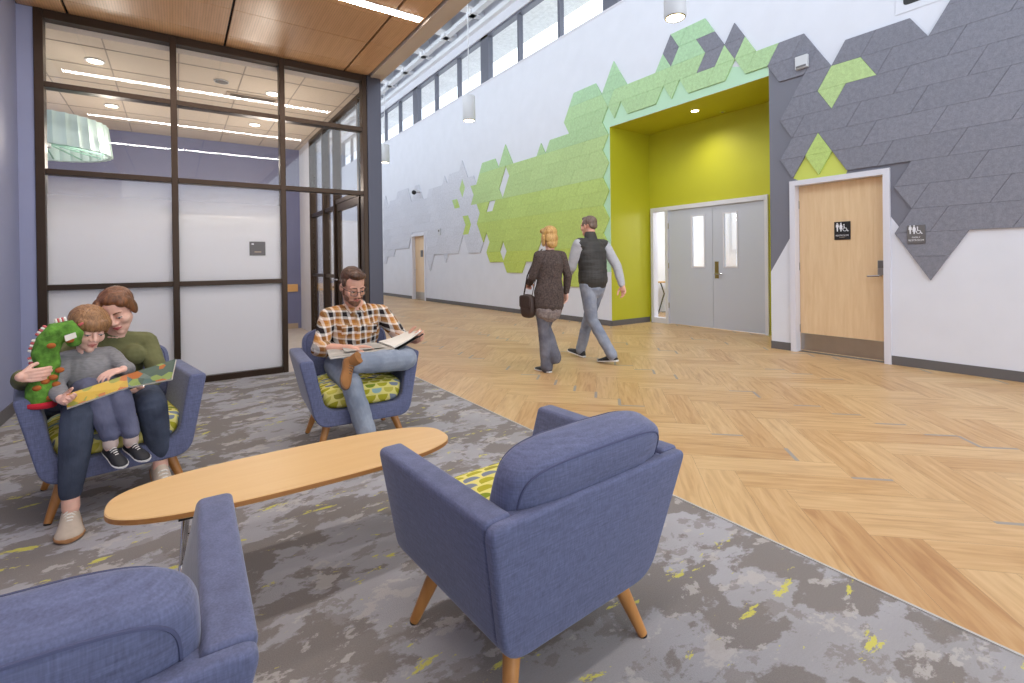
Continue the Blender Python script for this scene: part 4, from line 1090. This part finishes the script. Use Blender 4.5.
for sx in (-1, 1):
    bm = bmesh.new(); slab(bm, [che+V((sx*.085-.035, .112, -.035)), che+V((sx*.085+.035, .112, -.035)), che+V((sx*.085+.035, .117, .035)), che+V((sx*.085-.035, .117, .035))], -.010); obj('chest_pocket', fix(bm), M['plaid'], man)
# jeans
bm = bmesh.new()
tube(bm, [pel+V((0, .0, -.05)), pel+V((0, .0, .03))], [(.165, .135), (.155, .120)], 24, side=(1, 0, 0))
limb(bm, [hipR, hipR*.5+kneR*.5, kneR], [.088, .082, .064]); limb(bm, [kneR, kneR*.55+ankR*.45, ankR+V((0, 0, .0))], [.064, .064, .054])
limb(bm, [hipL, hipL*.5+kneL*.5, kneL], [.090, .086, .075]); limb(bm, [kneL, kneL*.55+ankL*.45, ankL*.92+kneL*.08], [.075, .074, .062])
grow('trousers', bm, .0055, M['denim_l'], man, 3, .010, (12, 12, 12))
shoe(man, (.108, .290, .590), (.150, .430, .475), (-.8, .75, .7), .225, M['suede'], M['bootsole'], 'boot', 1.0, 1.0, M['bootsole'], .055)
shoe(man, (-.005, .365, .003), (-.02, .62, .003), (0, 0, 1), .27, M['suede'], M['bootsole'], 'boot', 1.0, 1.0, M['bootsole'], .06)
# his book
bk = thing('book', 'large open picture book with raised page on the bearded man\'s lap', 'book', loc_, rz_)
S0, S1 = V((-.195, .315, .636)), V((-.145, .13, .652))
L0, L1 = V((.212, .305, .622)), V((.195, .13, .640))
bm = bmesh.new(); slab(bm, [S0, L0, L1, S1], -.004); obj('cover', fix(bm), M['greycover'], bk)
bm = bmesh.new(); q = V((0, 0, .004)); slab(bm, [S0+q, L0*.985+S0*.015+q, L1*.985+S1*.015+q, S1+q], .014); obj('pages', fix(bm), M['paper'], bk)
R0, R1 = V((-.385, .325, .738)), V((-.345, .13, .712))
bm = bmesh.new(); secs = []
for i in range(9):
    t_ = i/8; sag = V((0, 0, -.008*math.sin(PI*t_)))
    a = S0*(1-t_)+R0*t_+sag+V((0, 0, .006)); b_ = S1*(1-t_)+R1*t_+sag+V((0, 0, .006)); th = V((.004, 0, .010*(1-t_)+.002))
    secs.append([a, b_, b_+th, a+th])
loft(bm, secs); obj('raised_pages', fix(bm), M['paper'], bk, True, 30)
bm = bmesh.new(); d_ = V((-.004, 0, -.018)); slab(bm, [S0+d_, S1+d_, R1+d_+V((-.01, 0, 0)), R0+d_+V((-.01, 0, 0))], -.004); obj('back_cover', fix(bm), plain('black book cover', (34,32,32), .5), bk)
bm = bmesh.new(); slab(bm, [S0*.9+L0*.1+V((0, -.03, .0185)), S0*.25+L0*.75+V((0, -.03, .0185)), S1*.25+L1*.75+V((0, .03, .0185)), S1*.9+L1*.1+V((0, .03, .0185))], .0006); obj('printed_page', fix(bm), M['greycover'], bk)

# ---------------------------------------------------------------- woman with olive sweater
loc_, rz_ = CH['wom']
wom = thing('person', 'woman in olive sweater and dark jeans reading to the child on her lap', 'person', loc_, rz_)
hc, hR, hs = V((-.022, .030, .968)), eul(-24, 26, 12), .97
nek = V((-.020, -.065, .835)); che, wai, pel = V((-.018, -.090, .735)), V((-.015, -.105, .625)), V((0, -.085, .52))
shL, elL, wrL = V((-.158, -.085, .770)), V((-.198, .04, .600)), V((-.105, .225, .556))
shR, elR, wrR = V((.135, -.085, .785)), V((.340, .03, .650)), V((.352, .295, .712))
hipR, kneR, ankR = V((.095, -.06, .51)), V((.160, .335, .515)), V((.195, .350, .135))
hipL, kneL, ankL = V((-.095, -.06, .51)), V((-.120, .335, .500)), V((-.160, .285, .195))
bm = bmesh.new()
head_skin(bm, hc, hR, hs, neck=nek, nr=.046, fem=True)
tube(bm, [pel, wai, che, nek+V((0, 0, -.03))], [(.14, .10), (.115, .085), (.13, .09), (.07, .055)], 20, side=(1, 0, 0))
for s_, e_, w_ in ((shR, elR, wrR), (shL, elL, wrL)):
    limb(bm, [nek+V((0, 0, -.03)), s_], [.042, .036]); limb(bm, [s_, e_, w_], [.036, .033, .022]); limb(bm, [e_*.6+w_*.4, e_*.3+w_*.7], [.031, .026])
hand(bm, wrL, (.9, .25, -.02), (0, -.1, 1), (-.1, 1, .3), .90, (14, 20, 14))
hand(bm, wrR, (-1, .0, .02), (-.1, -1, 0), (.0, .0, 1), .80, (26, 30, 24), .03)
for h_, k_, a_ in ((hipR, kneR, ankR), (hipL, kneL, ankL)): limb(bm, [h_, k_, a_], [.06, .045, .033]); limb(bm, [k_*.55+a_*.45, a_, a_+V((0, .01, -.05))], [.046, .034, .034])
grow('body', bm, .0038, M['skin2'], wom, 2)
face_parts(wom, hc, hR, hs, M['iris'], M['hair_w'], M['lipf'])
T = mk(hc, hR, hs); bm = bmesh.new()
E((0, -.026, .050), (.083, .094, .079)); E((0, -.095, .020), (.052, .042, .046)); E((0, -.07, -.005), (.066, .040, .052))
E((-.012, .008, .084), (.066, .066, .036))
for sx in (-1, 1): E((sx*.052, .026, .064), (.032, .048, .034)); E((sx*.070, .004, .036), (.016, .044, .040)); E((sx*.074, -.010, .004), (.015, .036, .046))
grow('hair', bm, .004, M['hair_w'], wom, 2, .002, (60, 60, 16))
bm = bmesh.new()
tube(bm, [pel+V((0, .01, -.05)), pel+V((0, .01, .02)), wai, che+V((0, .01, -.02)), che+V((0, 0, .05)), nek+V((0, .0, -.005))], [(.160, .128), (.150, .122), (.130, .105), (.150, .115), (.130, .09), (.058, .054)], 28, side=(1, 0, 0))
for sx in (-1, 1): ell(bm, che+V((sx*.068, .075, -.025)), (.066, .062, .062))
for s_, e_, w_ in ((shR, elR, wrR), (shL, elL, wrL)):
    limb(bm, [nek+V((0, 0, -.045)), s_], [.058, .054]); limb(bm, [s_, s_*.5+e_*.5, e_], [.058, .052, .046]); limb(bm, [e_, e_*.5+w_*.5, e_*.06+w_*.94], [.046, .042, .032])
grow('sweater', bm, .0055, M['olive'], wom, 3, .006)
bm = bmesh.new()
tube(bm, [pel+V((0, 0, -.05)), pel+V((0, 0, .02))], [(.175, .135), (.165, .125)], 24, side=(1, 0, 0))
for h_, k_, a_ in ((hipR, kneR, ankR), (hipL, kneL, ankL)):
    limb(bm, [h_, h_*.5+k_*.5, k_], [.092, .086, .066]); limb(bm, [k_, k_*.62+a_*.38, a_+V((0, 0, .02))], [.066, .063, .044])
grow('trousers', bm, .0055, M['denim_d'], wom, 3, .006, (12, 12, 12))
shoe(wom, (.193, .288, .003), (.212, .545, .003), (0, 0, 1), .255, M['canvas'], M['gum'], 'shoe', 1.16, 1.08, M['lace'])
shoe(wom, (-.156, .225, .125), (-.170, .445, .004), (0, .4, 1), .255, M['canvas'], M['gum'], 'shoe', 1.16, 1.08, M['lace'])
bm = bmesh.new(); tube(bm, [wrL*.97+elL*.03+V((.020*math.cos(a)*.5, .030*math.sin(a), .030*math.cos(a))) for a in (2*PI*k/20 for k in range(21))], [.003]*21, 6, cap=False); obj('wristband', bm, M['chrome'], wom)

# ---------------------------------------------------------------- child
kid = thing('person', 'small child in grey sweater and trousers sitting on the woman\'s lap', 'person', loc_, rz_)
hc, hR, hs = V((.108, .130, .892)), eul(16, 20, -4), .90
nek = V((.112, .118, .782)); che, pel = V((.110, .112, .705)), V((.092, .115, .600))
shR, elR, wrR = V((.190, .105, .742)), V((.240, .200, .640)), V((.222, .345, .598))
shL, elL, wrL = V((.030, .105, .742)), V((-.035, .190, .668)), V((-.012, .300, .690))
hipR, kneR, ankR = V((.125, .14, .605)), V((.090, .340, .572)), V((.050, .370, .375))
hipL, kneL, ankL = V((.058, .14, .605)), V((.012, .345, .568)), V((-.028, .375, .370))
bm = bmesh.new()
head_skin(bm, hc, hR, hs, True, nek, .040)
tube(bm, [pel, che, nek+V((0, 0, -.02))], [(.085, .07), (.085, .07), (.05, .045)], 18, side=(1, 0, 0))
for s_, e_, w_ in ((shR, elR, wrR), (shL, elL, wrL)):
    limb(bm, [nek+V((0, 0, -.03)), s_], [.034, .030]); limb(bm, [s_, e_, w_], [.029, .027, .019])
hand(bm, wrR, (-.45, .85, -.05), (-.5, 0, .8), (-.6, .1, .5), .70, (20, 30, 26), .02)
hand(bm, wrL, (.80, .35, -.10), (.1, .3, -1), (.2, -1, .2), .70, (16, 24, 20), .02)
for h_, k_, a_ in ((hipR, kneR, ankR), (hipL, kneL, ankL)): limb(bm, [h_, k_, a_], [.045, .034, .026]); limb(bm, [a_, a_+V((0, .005, -.04))], [.026, .026])
grow('body', bm, .0032, M['skin3'], kid, 2)
face_parts(kid, hc, hR, hs, M['iris'], M['hair_c'], M['lip'])
T = mk(hc, hR, hs); bm = bmesh.new()
def E(p, r): ell(bm, T(*p), [x*hs for x in r], hR, 20)
E((0, -.014, .050), (.091, .106, .082)); E((0, -.060, -.004), (.082, .060, .056))
for a in range(-4, 5): E((math.sin(a*.26)*.072, .016+math.cos(a*.26)*.066, .046), (.022, .020, .036))
for sx in (-1, 1): E((sx*.080, .005, .015), (.015, .036, .046))
grow('hair', bm, .0036, M['hair_c'], kid, 2, .003, (80, 80, 10))
bm = bmesh.new()
tube(bm, [pel+V((0, .008, -.015)), pel+V((0, .008, .03)), che, che+V((0, 0, .04)), nek+V((0, 0, -.008))], [(.108, .092), (.108, .095), (.102, .088), (.090, .072), (.044, .042)], 26, side=(1, 0, 0))
for s_, e_, w_ in ((shR, elR, wrR), (shL, elL, wrL)):
    limb(bm, [nek+V((0, 0, -.035)), s_], [.044, .044]); limb(bm, [s_, s_*.5+e_*.5, e_], [.046, .042, .039]); limb(bm, [e_, e_*.15+w_*.85], [.039, .031])
grow('sweater', bm, .0045, M['greyknit'], kid, 3, .007, (22, 22, 22))
bm = bmesh.new(); tube(bm, [pel+V((0, .0, -.02)), pel+V((0, .0, .03))], [(.108, .09), (.10, .085)], 22, side=(1, 0, 0))
for h_, k_, a_ in ((hipR, kneR, ankR), (hipL, kneL, ankL)):
    limb(bm, [h_, h_*.5+k_*.5, k_], [.064, .058, .049]); limb(bm, [k_, k_*.5+a_*.5, a_+V((0, 0, .012))], [.049, .047, .038])
grow('trousers', bm, .0045, M['denim_c'], kid, 3, .006, (20, 20, 20))
for a_, d_ in ((ankR, V((-.045, .13, -.050))), (ankL, V((-.055, .13, -.040)))):
    h_ = a_+V((.012, -.045, -.070)); shoe(kid, h_, h_+d_, (0, .35, 1), .165, M['kidshoe'], M['whitesole'], 'shoe', 1.1, 1.1, M['lace'])
    bm = bmesh.new(); tube(bm, [a_+V((0, 0, .01)), a_+V((0, .004, -.03))], [.031, .031], 14); obj('sock', bm, M['sock'], kid, True)

# their board book
m, nt, b = _nt('picture book cover')
vz = N(nt, 'ShaderNodeTexVoronoi'); vz.inputs['Scale'].default_value = 26; L(nt, OBJCO(nt, (1, 1, 1.6)), vz.inputs['Vector'])
sp = N(nt, 'ShaderNodeSeparateColor'); L(nt, vz.outputs['Color'], sp.inputs[0])
L(nt, RAMP(nt, sp.outputs[0], [(0, lin((206,168,52))), (.45, lin((196,156,44))), (.62, lin((150,152,60))), (.76, lin((190,110,50))), (.88, lin((216,186,96)))], 'CONSTANT'), b.inputs['Base Color']); b.inputs['Roughness'].default_value = .4
M['cover1'] = m
m, nt, b = _nt('picture book back')
vz = N(nt, 'ShaderNodeTexVoronoi'); vz.inputs['Scale'].default_value = 24; L(nt, OBJCO(nt, (1, 1, 1.6)), vz.inputs['Vector'])
sp = N(nt, 'ShaderNodeSeparateColor'); L(nt, vz.outputs['Color'], sp.inputs[0])
L(nt, RAMP(nt, sp.outputs[0], [(0, lin((92,108,92))), (.4, lin((120,134,122))), (.6, lin((190,110,50))), (.72, lin((150,168,90))), (.85, lin((96,118,110)))], 'CONSTANT'), b.inputs['Base Color']); b.inputs['Roughness'].default_value = .4
M['cover2'] = m
bk = thing('book', 'open picture board book with yellow cover held by child and woman', 'book', loc_, rz_)
S_t, S_b = V((-.020, .335, .665)), V((-.020, .385, .612)); 
L_t, L_b = V((.205, .375, .618)), V((.205, .405, .562)); R_t, R_b = V((-.215, .395, .722)), V((-.190, .425, .628))
for A_t, A_b, mm, nm in ((L_t, L_b, 'cover1', 'left_board'), (R_t, R_b, 'cover2', 'right_board')):
    bm = bmesh.new(); n_ = (A_t-S_t).cross(S_b-S_t).normalized()
    if n_.y < 0: n_ = -n_
    loft(bm, [[S_t, A_t, A_b, S_b], [p-n_*.012 for p in (S_t, A_t, A_b, S_b)]])
    o = obj(nm, fix(bm), M['paper'], bk)
    bm = bmesh.new(); loft(bm, [[p+n_*.0003 for p in (S_t, A_t, A_b, S_b)], [p+n_*.0015 for p in (S_t, A_t, A_b, S_b)]]); obj('cover', fix(bm), M[mm], o)
    bm = bmesh.new(); q = [p-n_*.0125 for p in (S_t, A_t, A_b, S_b)]; loft(bm, [q, [p-n_*.0012 for p in q]]); obj('printed_page', fix(bm), M['greycover'], o)

# plush toy
toy = thing('plush_toy', 'green plush toy with orange spots and red base held beside the child', 'toy', loc_, rz_)
M['plush'] = plain('green plush', (92,140,50), .98, var=.45, vscale=30, bump=.6); M['plushred'] = plain('red plush', (204,38,56), .95); M['plushor'] = plain('orange plush', (176,98,44), .95, var=.1, vscale=40); M['fringe'] = plain('striped fringe', (196,96,96), .95)
path = [V((.288, .245, .600)), V((.285, .24, .635)), V((.270, .235, .690)), V((.262, .235, .745)), V((.270, .232, .800)), V((.255, .23, .855)), V((.225, .23, .897)), V((.188, .23, .905)), V((.170, .235, .875)), V((.168, .24, .845))]
bm = bmesh.new(); tube(bm, path, [.056, .055, .048, .047, .050, .050, .049, .046, .040, .030], 18)
grow('body', bm, .004, M['plush'], toy, 2, .004, (40, 40, 40))
bm = bmesh.new(); tube(bm, [V((.2895, .246, .552)), V((.289, .246, .557)), V((.288, .245, .574)), V((.288, .245, .580))], [.050, .058, .059, .054], 26, side=(1, 0, 0), cap=False); obj('base_ring', fix(bm), M['plushred'], toy, True)
for c_ in ((.262, .285, .600), (.236, .275, .655), (.245, .285, .690), (.300, .287, .650), (.250, .278, .838), (.185, .270, .855), (.222, .28, .72), (.272, .283, .675)):
    bm = bmesh.new(); ell(bm, c_, (.017, .014, .013)); obj('spot', bm, M['plushor'], toy, True)
for i in range(22):
    t_ = i/21*4.4+2.8; k_ = int(t_); p = path[min(k_, 8)].lerp(path[min(k_+1, 9)], t_-k_); d = (path[min(k_+1, 9)]-path[min(k_, 8)]).normalized(); o_ = V((d.z, 0, -d.x))
    bm = bmesh.new(); tube(bm, [p+o_*.044, p+o_*.057], [.0075, .0055], 8); obj('fringe', bm, M['fringe'] if i % 2 else M['paper'], toy, True)
bm = bmesh.new(); slab(bm, [V((.205, .286, .880)), V((.165, .286, .893)), V((.160, .288, .868)), V((.200, .288, .852))], .003); obj('label_tag', fix(bm), M['paper'], toy)

# ---------------------------------------------------------------- walking couple (stopped mid-stride)
wm = thing('person', 'walking man in dark vest over light grey sleeves and faded jeans', 'person', (4.12, 4.30, 0), 0)
hc, hR, hs = V((.0, .065, 1.630)), eul(6, 4, 0), 1.03
nek, che, wai, pel = V((0, .03, 1.465)), V((0, .015, 1.31)), V((0, .0, 1.10)), V((0, 0, .95))
shL, elL, wrL = V((-.195, .03, 1.405)), V((-.240, .11, 1.135)), V((-.165, .30, 1.000))
shR, elR, wrR = V((.195, .0, 1.395)), V((.245, -.16, 1.140)), V((.215, -.265, .910))
hipL, kneL, ankL = V((-.095, 0, .93)), V((-.045, -.02, .505)), V((.030, -.275, .125))
hipR, kneR, ankR = V((.095, 0, .93)), V((.085, .170, .505)), V((.060, .300, .105))
bm = bmesh.new(); head_skin(bm, hc, hR, hs, neck=nek)
tube(bm, [pel, wai, che, nek+V((0, 0, -.03))], [(.15, .11), (.14, .10), (.16, .11), (.09, .07)], 20, side=(1, 0, 0))
for s_, e_, w_ in ((shR, elR, wrR), (shL, elL, wrL)): limb(bm, [nek+V((0, 0, -.04)), s_], [.05, .045]); limb(bm, [s_, e_, w_], [.045, .040, .027])
hand(bm, wrL, (.3, .8, -.5), (.8, -.3, 0), (.2, .6, .7), 1.0, (24, 34, 26)); hand(bm, wrR, (-.05, -.35, -.9), (-1, .1, 0), (.0, .9, -.3), 1.0, (22, 30, 22))
for h_, k_, a_ in ((hipR, kneR, ankR), (hipL, kneL, ankL)): limb(bm, [h_, k_, a_], [.07, .05, .036])
grow('body', bm, .004, M['skin'], wm, 2)
face_parts(wm, hc, hR, hs, M['iris'], M['hair_g'], M['lip'])
T = mk(hc, hR, hs); bm = bmesh.new(); E((0, -.024, .046), (.079, .090, .072)); E((0, -.072, .0), (.066, .034, .050)); E((0, .03, .088), (.056, .046, .024))
for sx in (-1, 1): E((sx*.072, .0, .022), (.010, .034, .036))
grow('hair', bm, .0045, M['hair_g'], wm, 1, .003, (60, 60, 30))
bm = bmesh.new()
for s_, e_, w_ in ((shR, elR, wrR), (shL, elL, wrL)): limb(bm, [s_, s_*.5+e_*.5, e_], [.070, .064, .056]); limb(bm, [e_, e_*.45+w_*.55, e_*.06+w_*.94], [.056, .050, .040]); limb(bm, [V((0, .01, 1.35)), s_], [.07, .066])
tube(bm, [V((0, 0, .93)), V((0, 0, 1.0)), V((0, .01, 1.35))], [(.170, .130), (.168, .128), (.15, .11)], 22, side=(1, 0, 0))
grow('sweater', bm, .006, M['sleeve'], wm, 3, .007)
bm = bmesh.new(); tube(bm, [V((0, 0, .955)), V((0, 0, 1.02)), wai, che, V((0, .022, 1.41)), V((0, .03, 1.47)), V((0, .035, 1.515))], [(.192, .152), (.192, .152), (.185, .145), (.198, .145), (.155, .115), (.078, .076), (.072, .072)], 28, side=(1, 0, 0))
for s_ in (shL, shR): limb(bm, [V((0, .02, 1.40)), s_*.95+V((0, .02, 1.40))*.05], [.075, .075])
grow('vest', bm, .006, M['vest'], wm, 3, .007, (5, 5, 26))
bm = bmesh.new(); tube(bm, [V((0, 0, .87)), V((0, 0, .98))], [(.165, .125), (.16, .12)], 24, side=(1, 0, 0))
for h_, k_, a_ in ((hipR, kneR, ankR), (hipL, kneL, ankL)): limb(bm, [h_, h_*.5+k_*.5, k_], [.094, .086, .068]); limb(bm, [k_, k_*.55+a_*.45, a_+V((0, 0, -.02))], [.068, .066, .062])
grow('trousers', bm, .006, M['denim_m'], wm, 3, .009, (11, 11, 11))
shoe(wm, (.045, -.335, .045), (.020, -.075, .003), (0, .1, 1), .285, M['kidshoe'], M['whitesole']); shoe(wm, (.062, .235, .004), (.045, .50, .050), (0, -.1, 1), .285, M['kidshoe'], M['whitesole'])

ww = thing('person', 'walking blond woman in dark brown cardigan and grey jeans', 'person', (3.36, 4.20, 0), 0)
hc, hR, hs = V((.045, .040, 1.475)), eul(-14, 8, 0), .96
nek, che, wai, pel = V((.035, .01, 1.325)), V((.03, .0, 1.18)), V((.015, 0, 1.02)), V((0, 0, .88))
shL, elL, wrL = V((-.120, .01, 1.270)), V((-.170, .06, 1.04)), V((-.100, .22, .960))
shR, elR, wrR = V((.190, .0, 1.270)), V((.235, -.05, 1.04)), V((.235, -.02, .855))
hipL, kneL, ankL = V((-.085, 0, .86)), V((-.060, .030, .47)), V((-.045, -.010, .10))
hipR, kneR, ankR = V((.085, 0, .86)), V((.040, .110, .48)), V((.020, -.070, .20))
bm = bmesh.new(); head_skin(bm, hc, hR, hs, neck=nek, nr=.046, fem=True)
tube(bm, [pel, wai, che, nek+V((0, 0, -.03))], [(.14, .10), (.115, .085), (.13, .09), (.07, .055)], 20, side=(1, 0, 0))
for s_, e_, w_ in ((shR, elR, wrR), (shL, elL, wrL)): limb(bm, [nek+V((0, 0, -.03)), s_], [.042, .036]); limb(bm, [s_, e_, w_], [.036, .033, .022])
hand(bm, wrL, (.4, .8, -.2), (.3, -.2, -.9), (.9, -.3, .2), .9, (40, 50, 40)); hand(bm, wrR, (-.02, .05, -1), (-1, 0, 0), (0, 1, .0), .9, (20, 26, 20))
for h_, k_, a_ in ((hipR, kneR, ankR), (hipL, kneL, ankL)): limb(bm, [h_, k_, a_], [.06, .045, .034])
grow('body', bm, .004, M['skin2'], ww, 2)
face_parts(ww, hc, hR, hs, M['iris'], M['hair_b'], M['lipf'])
T = mk(hc, hR, hs); bm = bmesh.new(); E((0, -.026, .048), (.088, .098, .080)); E((0, -.072, -.025), (.080, .050, .075)); E((0, -.070, -.090), (.066, .042, .055))
for sx in (-1, 1): E((sx*.078, -.010, -.035), (.018, .044, .080)); E((sx*.045, .036, .076), (.044, .046, .032))
grow('hair', bm, .0045, M['hair_b'], ww, 2, .0025, (60, 60, 14))
bm = bmesh.new()
tube(bm, [V((.0, 0, .72)), V((.005, 0, .86)), wai, che, V((.032, 0, 1.26)), nek+V((0, 0, -.01))], [(.178, .138), (.178, .138), (.142, .114), (.150, .118), (.120, .09), (.056, .055)], 26, side=(1, 0, 0))
for s_, e_, w_ in ((shR, elR, wrR), (shL, elL, wrL)): limb(bm, [nek+V((0, 0, -.05)), s_], [.056, .054]); limb(bm, [s_, s_*.5+e_*.5, e_], [.057, .052, .046]); limb(bm, [e_, e_*.06+w_*.94], [.046, .036])
grow('cardigan', bm, .006, M['brownjk'], ww, 3, .007)
bm = bmesh.new(); tube(bm, [V((-.01, 0, .655)), V((-.005, 0, .70)), V((0, 0, .80)), V((0, 0, .84))], [(.158, .125), (.160, .126), (.150, .116), (.14, .108)], 26, side=(1, 0, 0)); grow('tunic', bm, .006, M['tunic'], ww, 2, .008, (18, 18, 6))
bm = bmesh.new(); tube(bm, [V((0, 0, .80)), V((0, 0, .90))], [(.150, .115), (.148, .112)], 24, side=(1, 0, 0))
for h_, k_, a_ in ((hipR, kneR, ankR), (hipL, kneL, ankL)): limb(bm, [h_, h_*.5+k_*.5, k_], [.076, .076, .060]); limb(bm, [k_, k_*.55+a_*.45, a_+V((0, 0, -.045))], [.060, .060, .070])
grow('trousers', bm, .006, M['denim_w'], ww, 3, .008, (12, 12, 12))
shoe(ww, (-.045, -.07, .003), (-.060, .18, .003), (0, 0, 1), .245, M['black'], M['whitesole']); shoe(ww, (.020, -.125, .125), (.015, .085, .04), (0, .4, 1), .245, M['black'], M['whitesole'])
bag = thing('handbag', 'dark brown shoulder bag hanging at the walking blond woman\'s side', 'handbag', (3.36, 4.20, 0), 0)
bm = bmesh.new(); superq(bm, (-.190, .13, .72), (.045, .105, .13), .6, .45, 36, 16); obj('bag_body', fix(bm), M['bagm'], bag, True)
bm = bmesh.new(); tube(bm, [V((-.19, .05, .84)), V((-.150, .02, 1.05)), V((-.085, .01, 1.325)), V((-.06, .03, 1.34)), V((-.085, .10, 1.28)), V((-.17, .16, 1.05)), V((-.19, .20, .84))], [(.012, .004)]*7, 8); obj('strap', bm, M['bagm'], bag, True)
bm = bmesh.new(); superq(bm, (-.233, .13, .77), (.008, .095, .07), .4, .3, 30, 10); obj('flap', fix(bm), M['bagm'], bag, True)
# ================================================================== CAMERA
yaw, pit, rol = 0.600788228, 4.21638e-3, -1.27232e-2
cy, sy, cp, sp_, cr, sr = math.cos(yaw), math.sin(yaw), math.cos(pit), math.sin(pit), math.cos(rol), math.sin(rol)
Bm = Matrix(((1,0,0),(0,0,-1),(0,1,0)))
Ry = Matrix(((cy,0,-sy),(0,1,0),(sy,0,cy))); Rp = Matrix(((1,0,0),(0,cp,-sp_),(0,sp_,cp))); Rr = Matrix(((cr,-sr,0),(sr,cr,0),(0,0,1)))
Rw = Rr @ Rp @ Ry @ Bm
cam = bpy.data.cameras.new('camera'); co = bpy.data.objects.new('camera', cam); COL.objects.link(co)
cam.sensor_width = 36; cam.sensor_fit = 'HORIZONTAL'; cam.lens = 489.98/1024*36
cam.shift_x = 0; cam.shift_y = -(341.5-264.44)/1024; cam.clip_start = .02; cam.clip_end = 200
r, d, f = Rw[0], Rw[1], Rw[2]
mw = Matrix(((r[0], -d[0], -f[0], 0), (r[1], -d[1], -f[1], 0), (r[2], -d[2], -f[2], H0), (0, 0, 0, 1)))
co.matrix_world = mw
SC.camera = co

# ================================================================== LIGHT
w = bpy.data.worlds.new('world'); SC.world = w; w.use_nodes = True
bg = w.node_tree.nodes['Background']; bg.inputs[0].default_value = (.83, .915, 1.0, 1); bg.inputs[1].default_value = 2.65
def lamp(name, kind, loc, power, color=(1,1,1), size=.1, rot=(0,0,0), **kw):
    l = bpy.data.lights.new(name, kind); l.energy = power; l.color = color
    if kind == 'AREA': l.size = size; 
    elif kind != 'SUN': l.shadow_soft_size = size
    for k, v in kw.items(): setattr(l, k, v)
    o = bpy.data.objects.new(name, l); COL.objects.link(o); o.location = loc; o.rotation_euler = rot; return o
WARM = (1, .90, .78)
lamp('alcove_downlight_lamp', 'SPOT', (7.1, 4.96, 3.64), 62, (1, .95, .88), .08, (0, math.radians(-12), 0), spot_size=math.radians(125), spot_blend=1.0)
for x, y in ((-.68, 6.75), (-.69, 8.5), (1.03, 8.5), (1.04, 6.85), (-2.3, 7.6)):
    lamp('room_fill_lamp', 'POINT', (x, y, 2.5), 21, WARM, .15)  # unseen point lamps, added in mid-air to brighten the back room
for y in (3.0, 7.03, 10.96, -1.0):
    lamp('pendant_lamp_light', 'SPOT', (4.0, y, 3.5), 60, WARM, .08, (0, 0, 0), spot_size=math.radians(100), spot_blend=.6)
lamp('classroom_point_lamp', 'POINT', (10.2, 5.2, 2.4), 120, (1, .97, .92), .3)  # unseen point lamp inside the room, without a fixture
SC.view_settings.view_transform = 'Standard'; SC.view_settings.look = 'None'
SC.view_settings.gamma = 1; SC.view_settings.exposure = 0; SC.view_settings.use_curve_mapping = False
SC.cycles.use_denoising = True
SC.cycles.max_bounces = 10; SC.cycles.diffuse_bounces = 5; SC.cycles.transparent_max_bounces = 16
SC.cycles.sample_clamp_indirect = 6
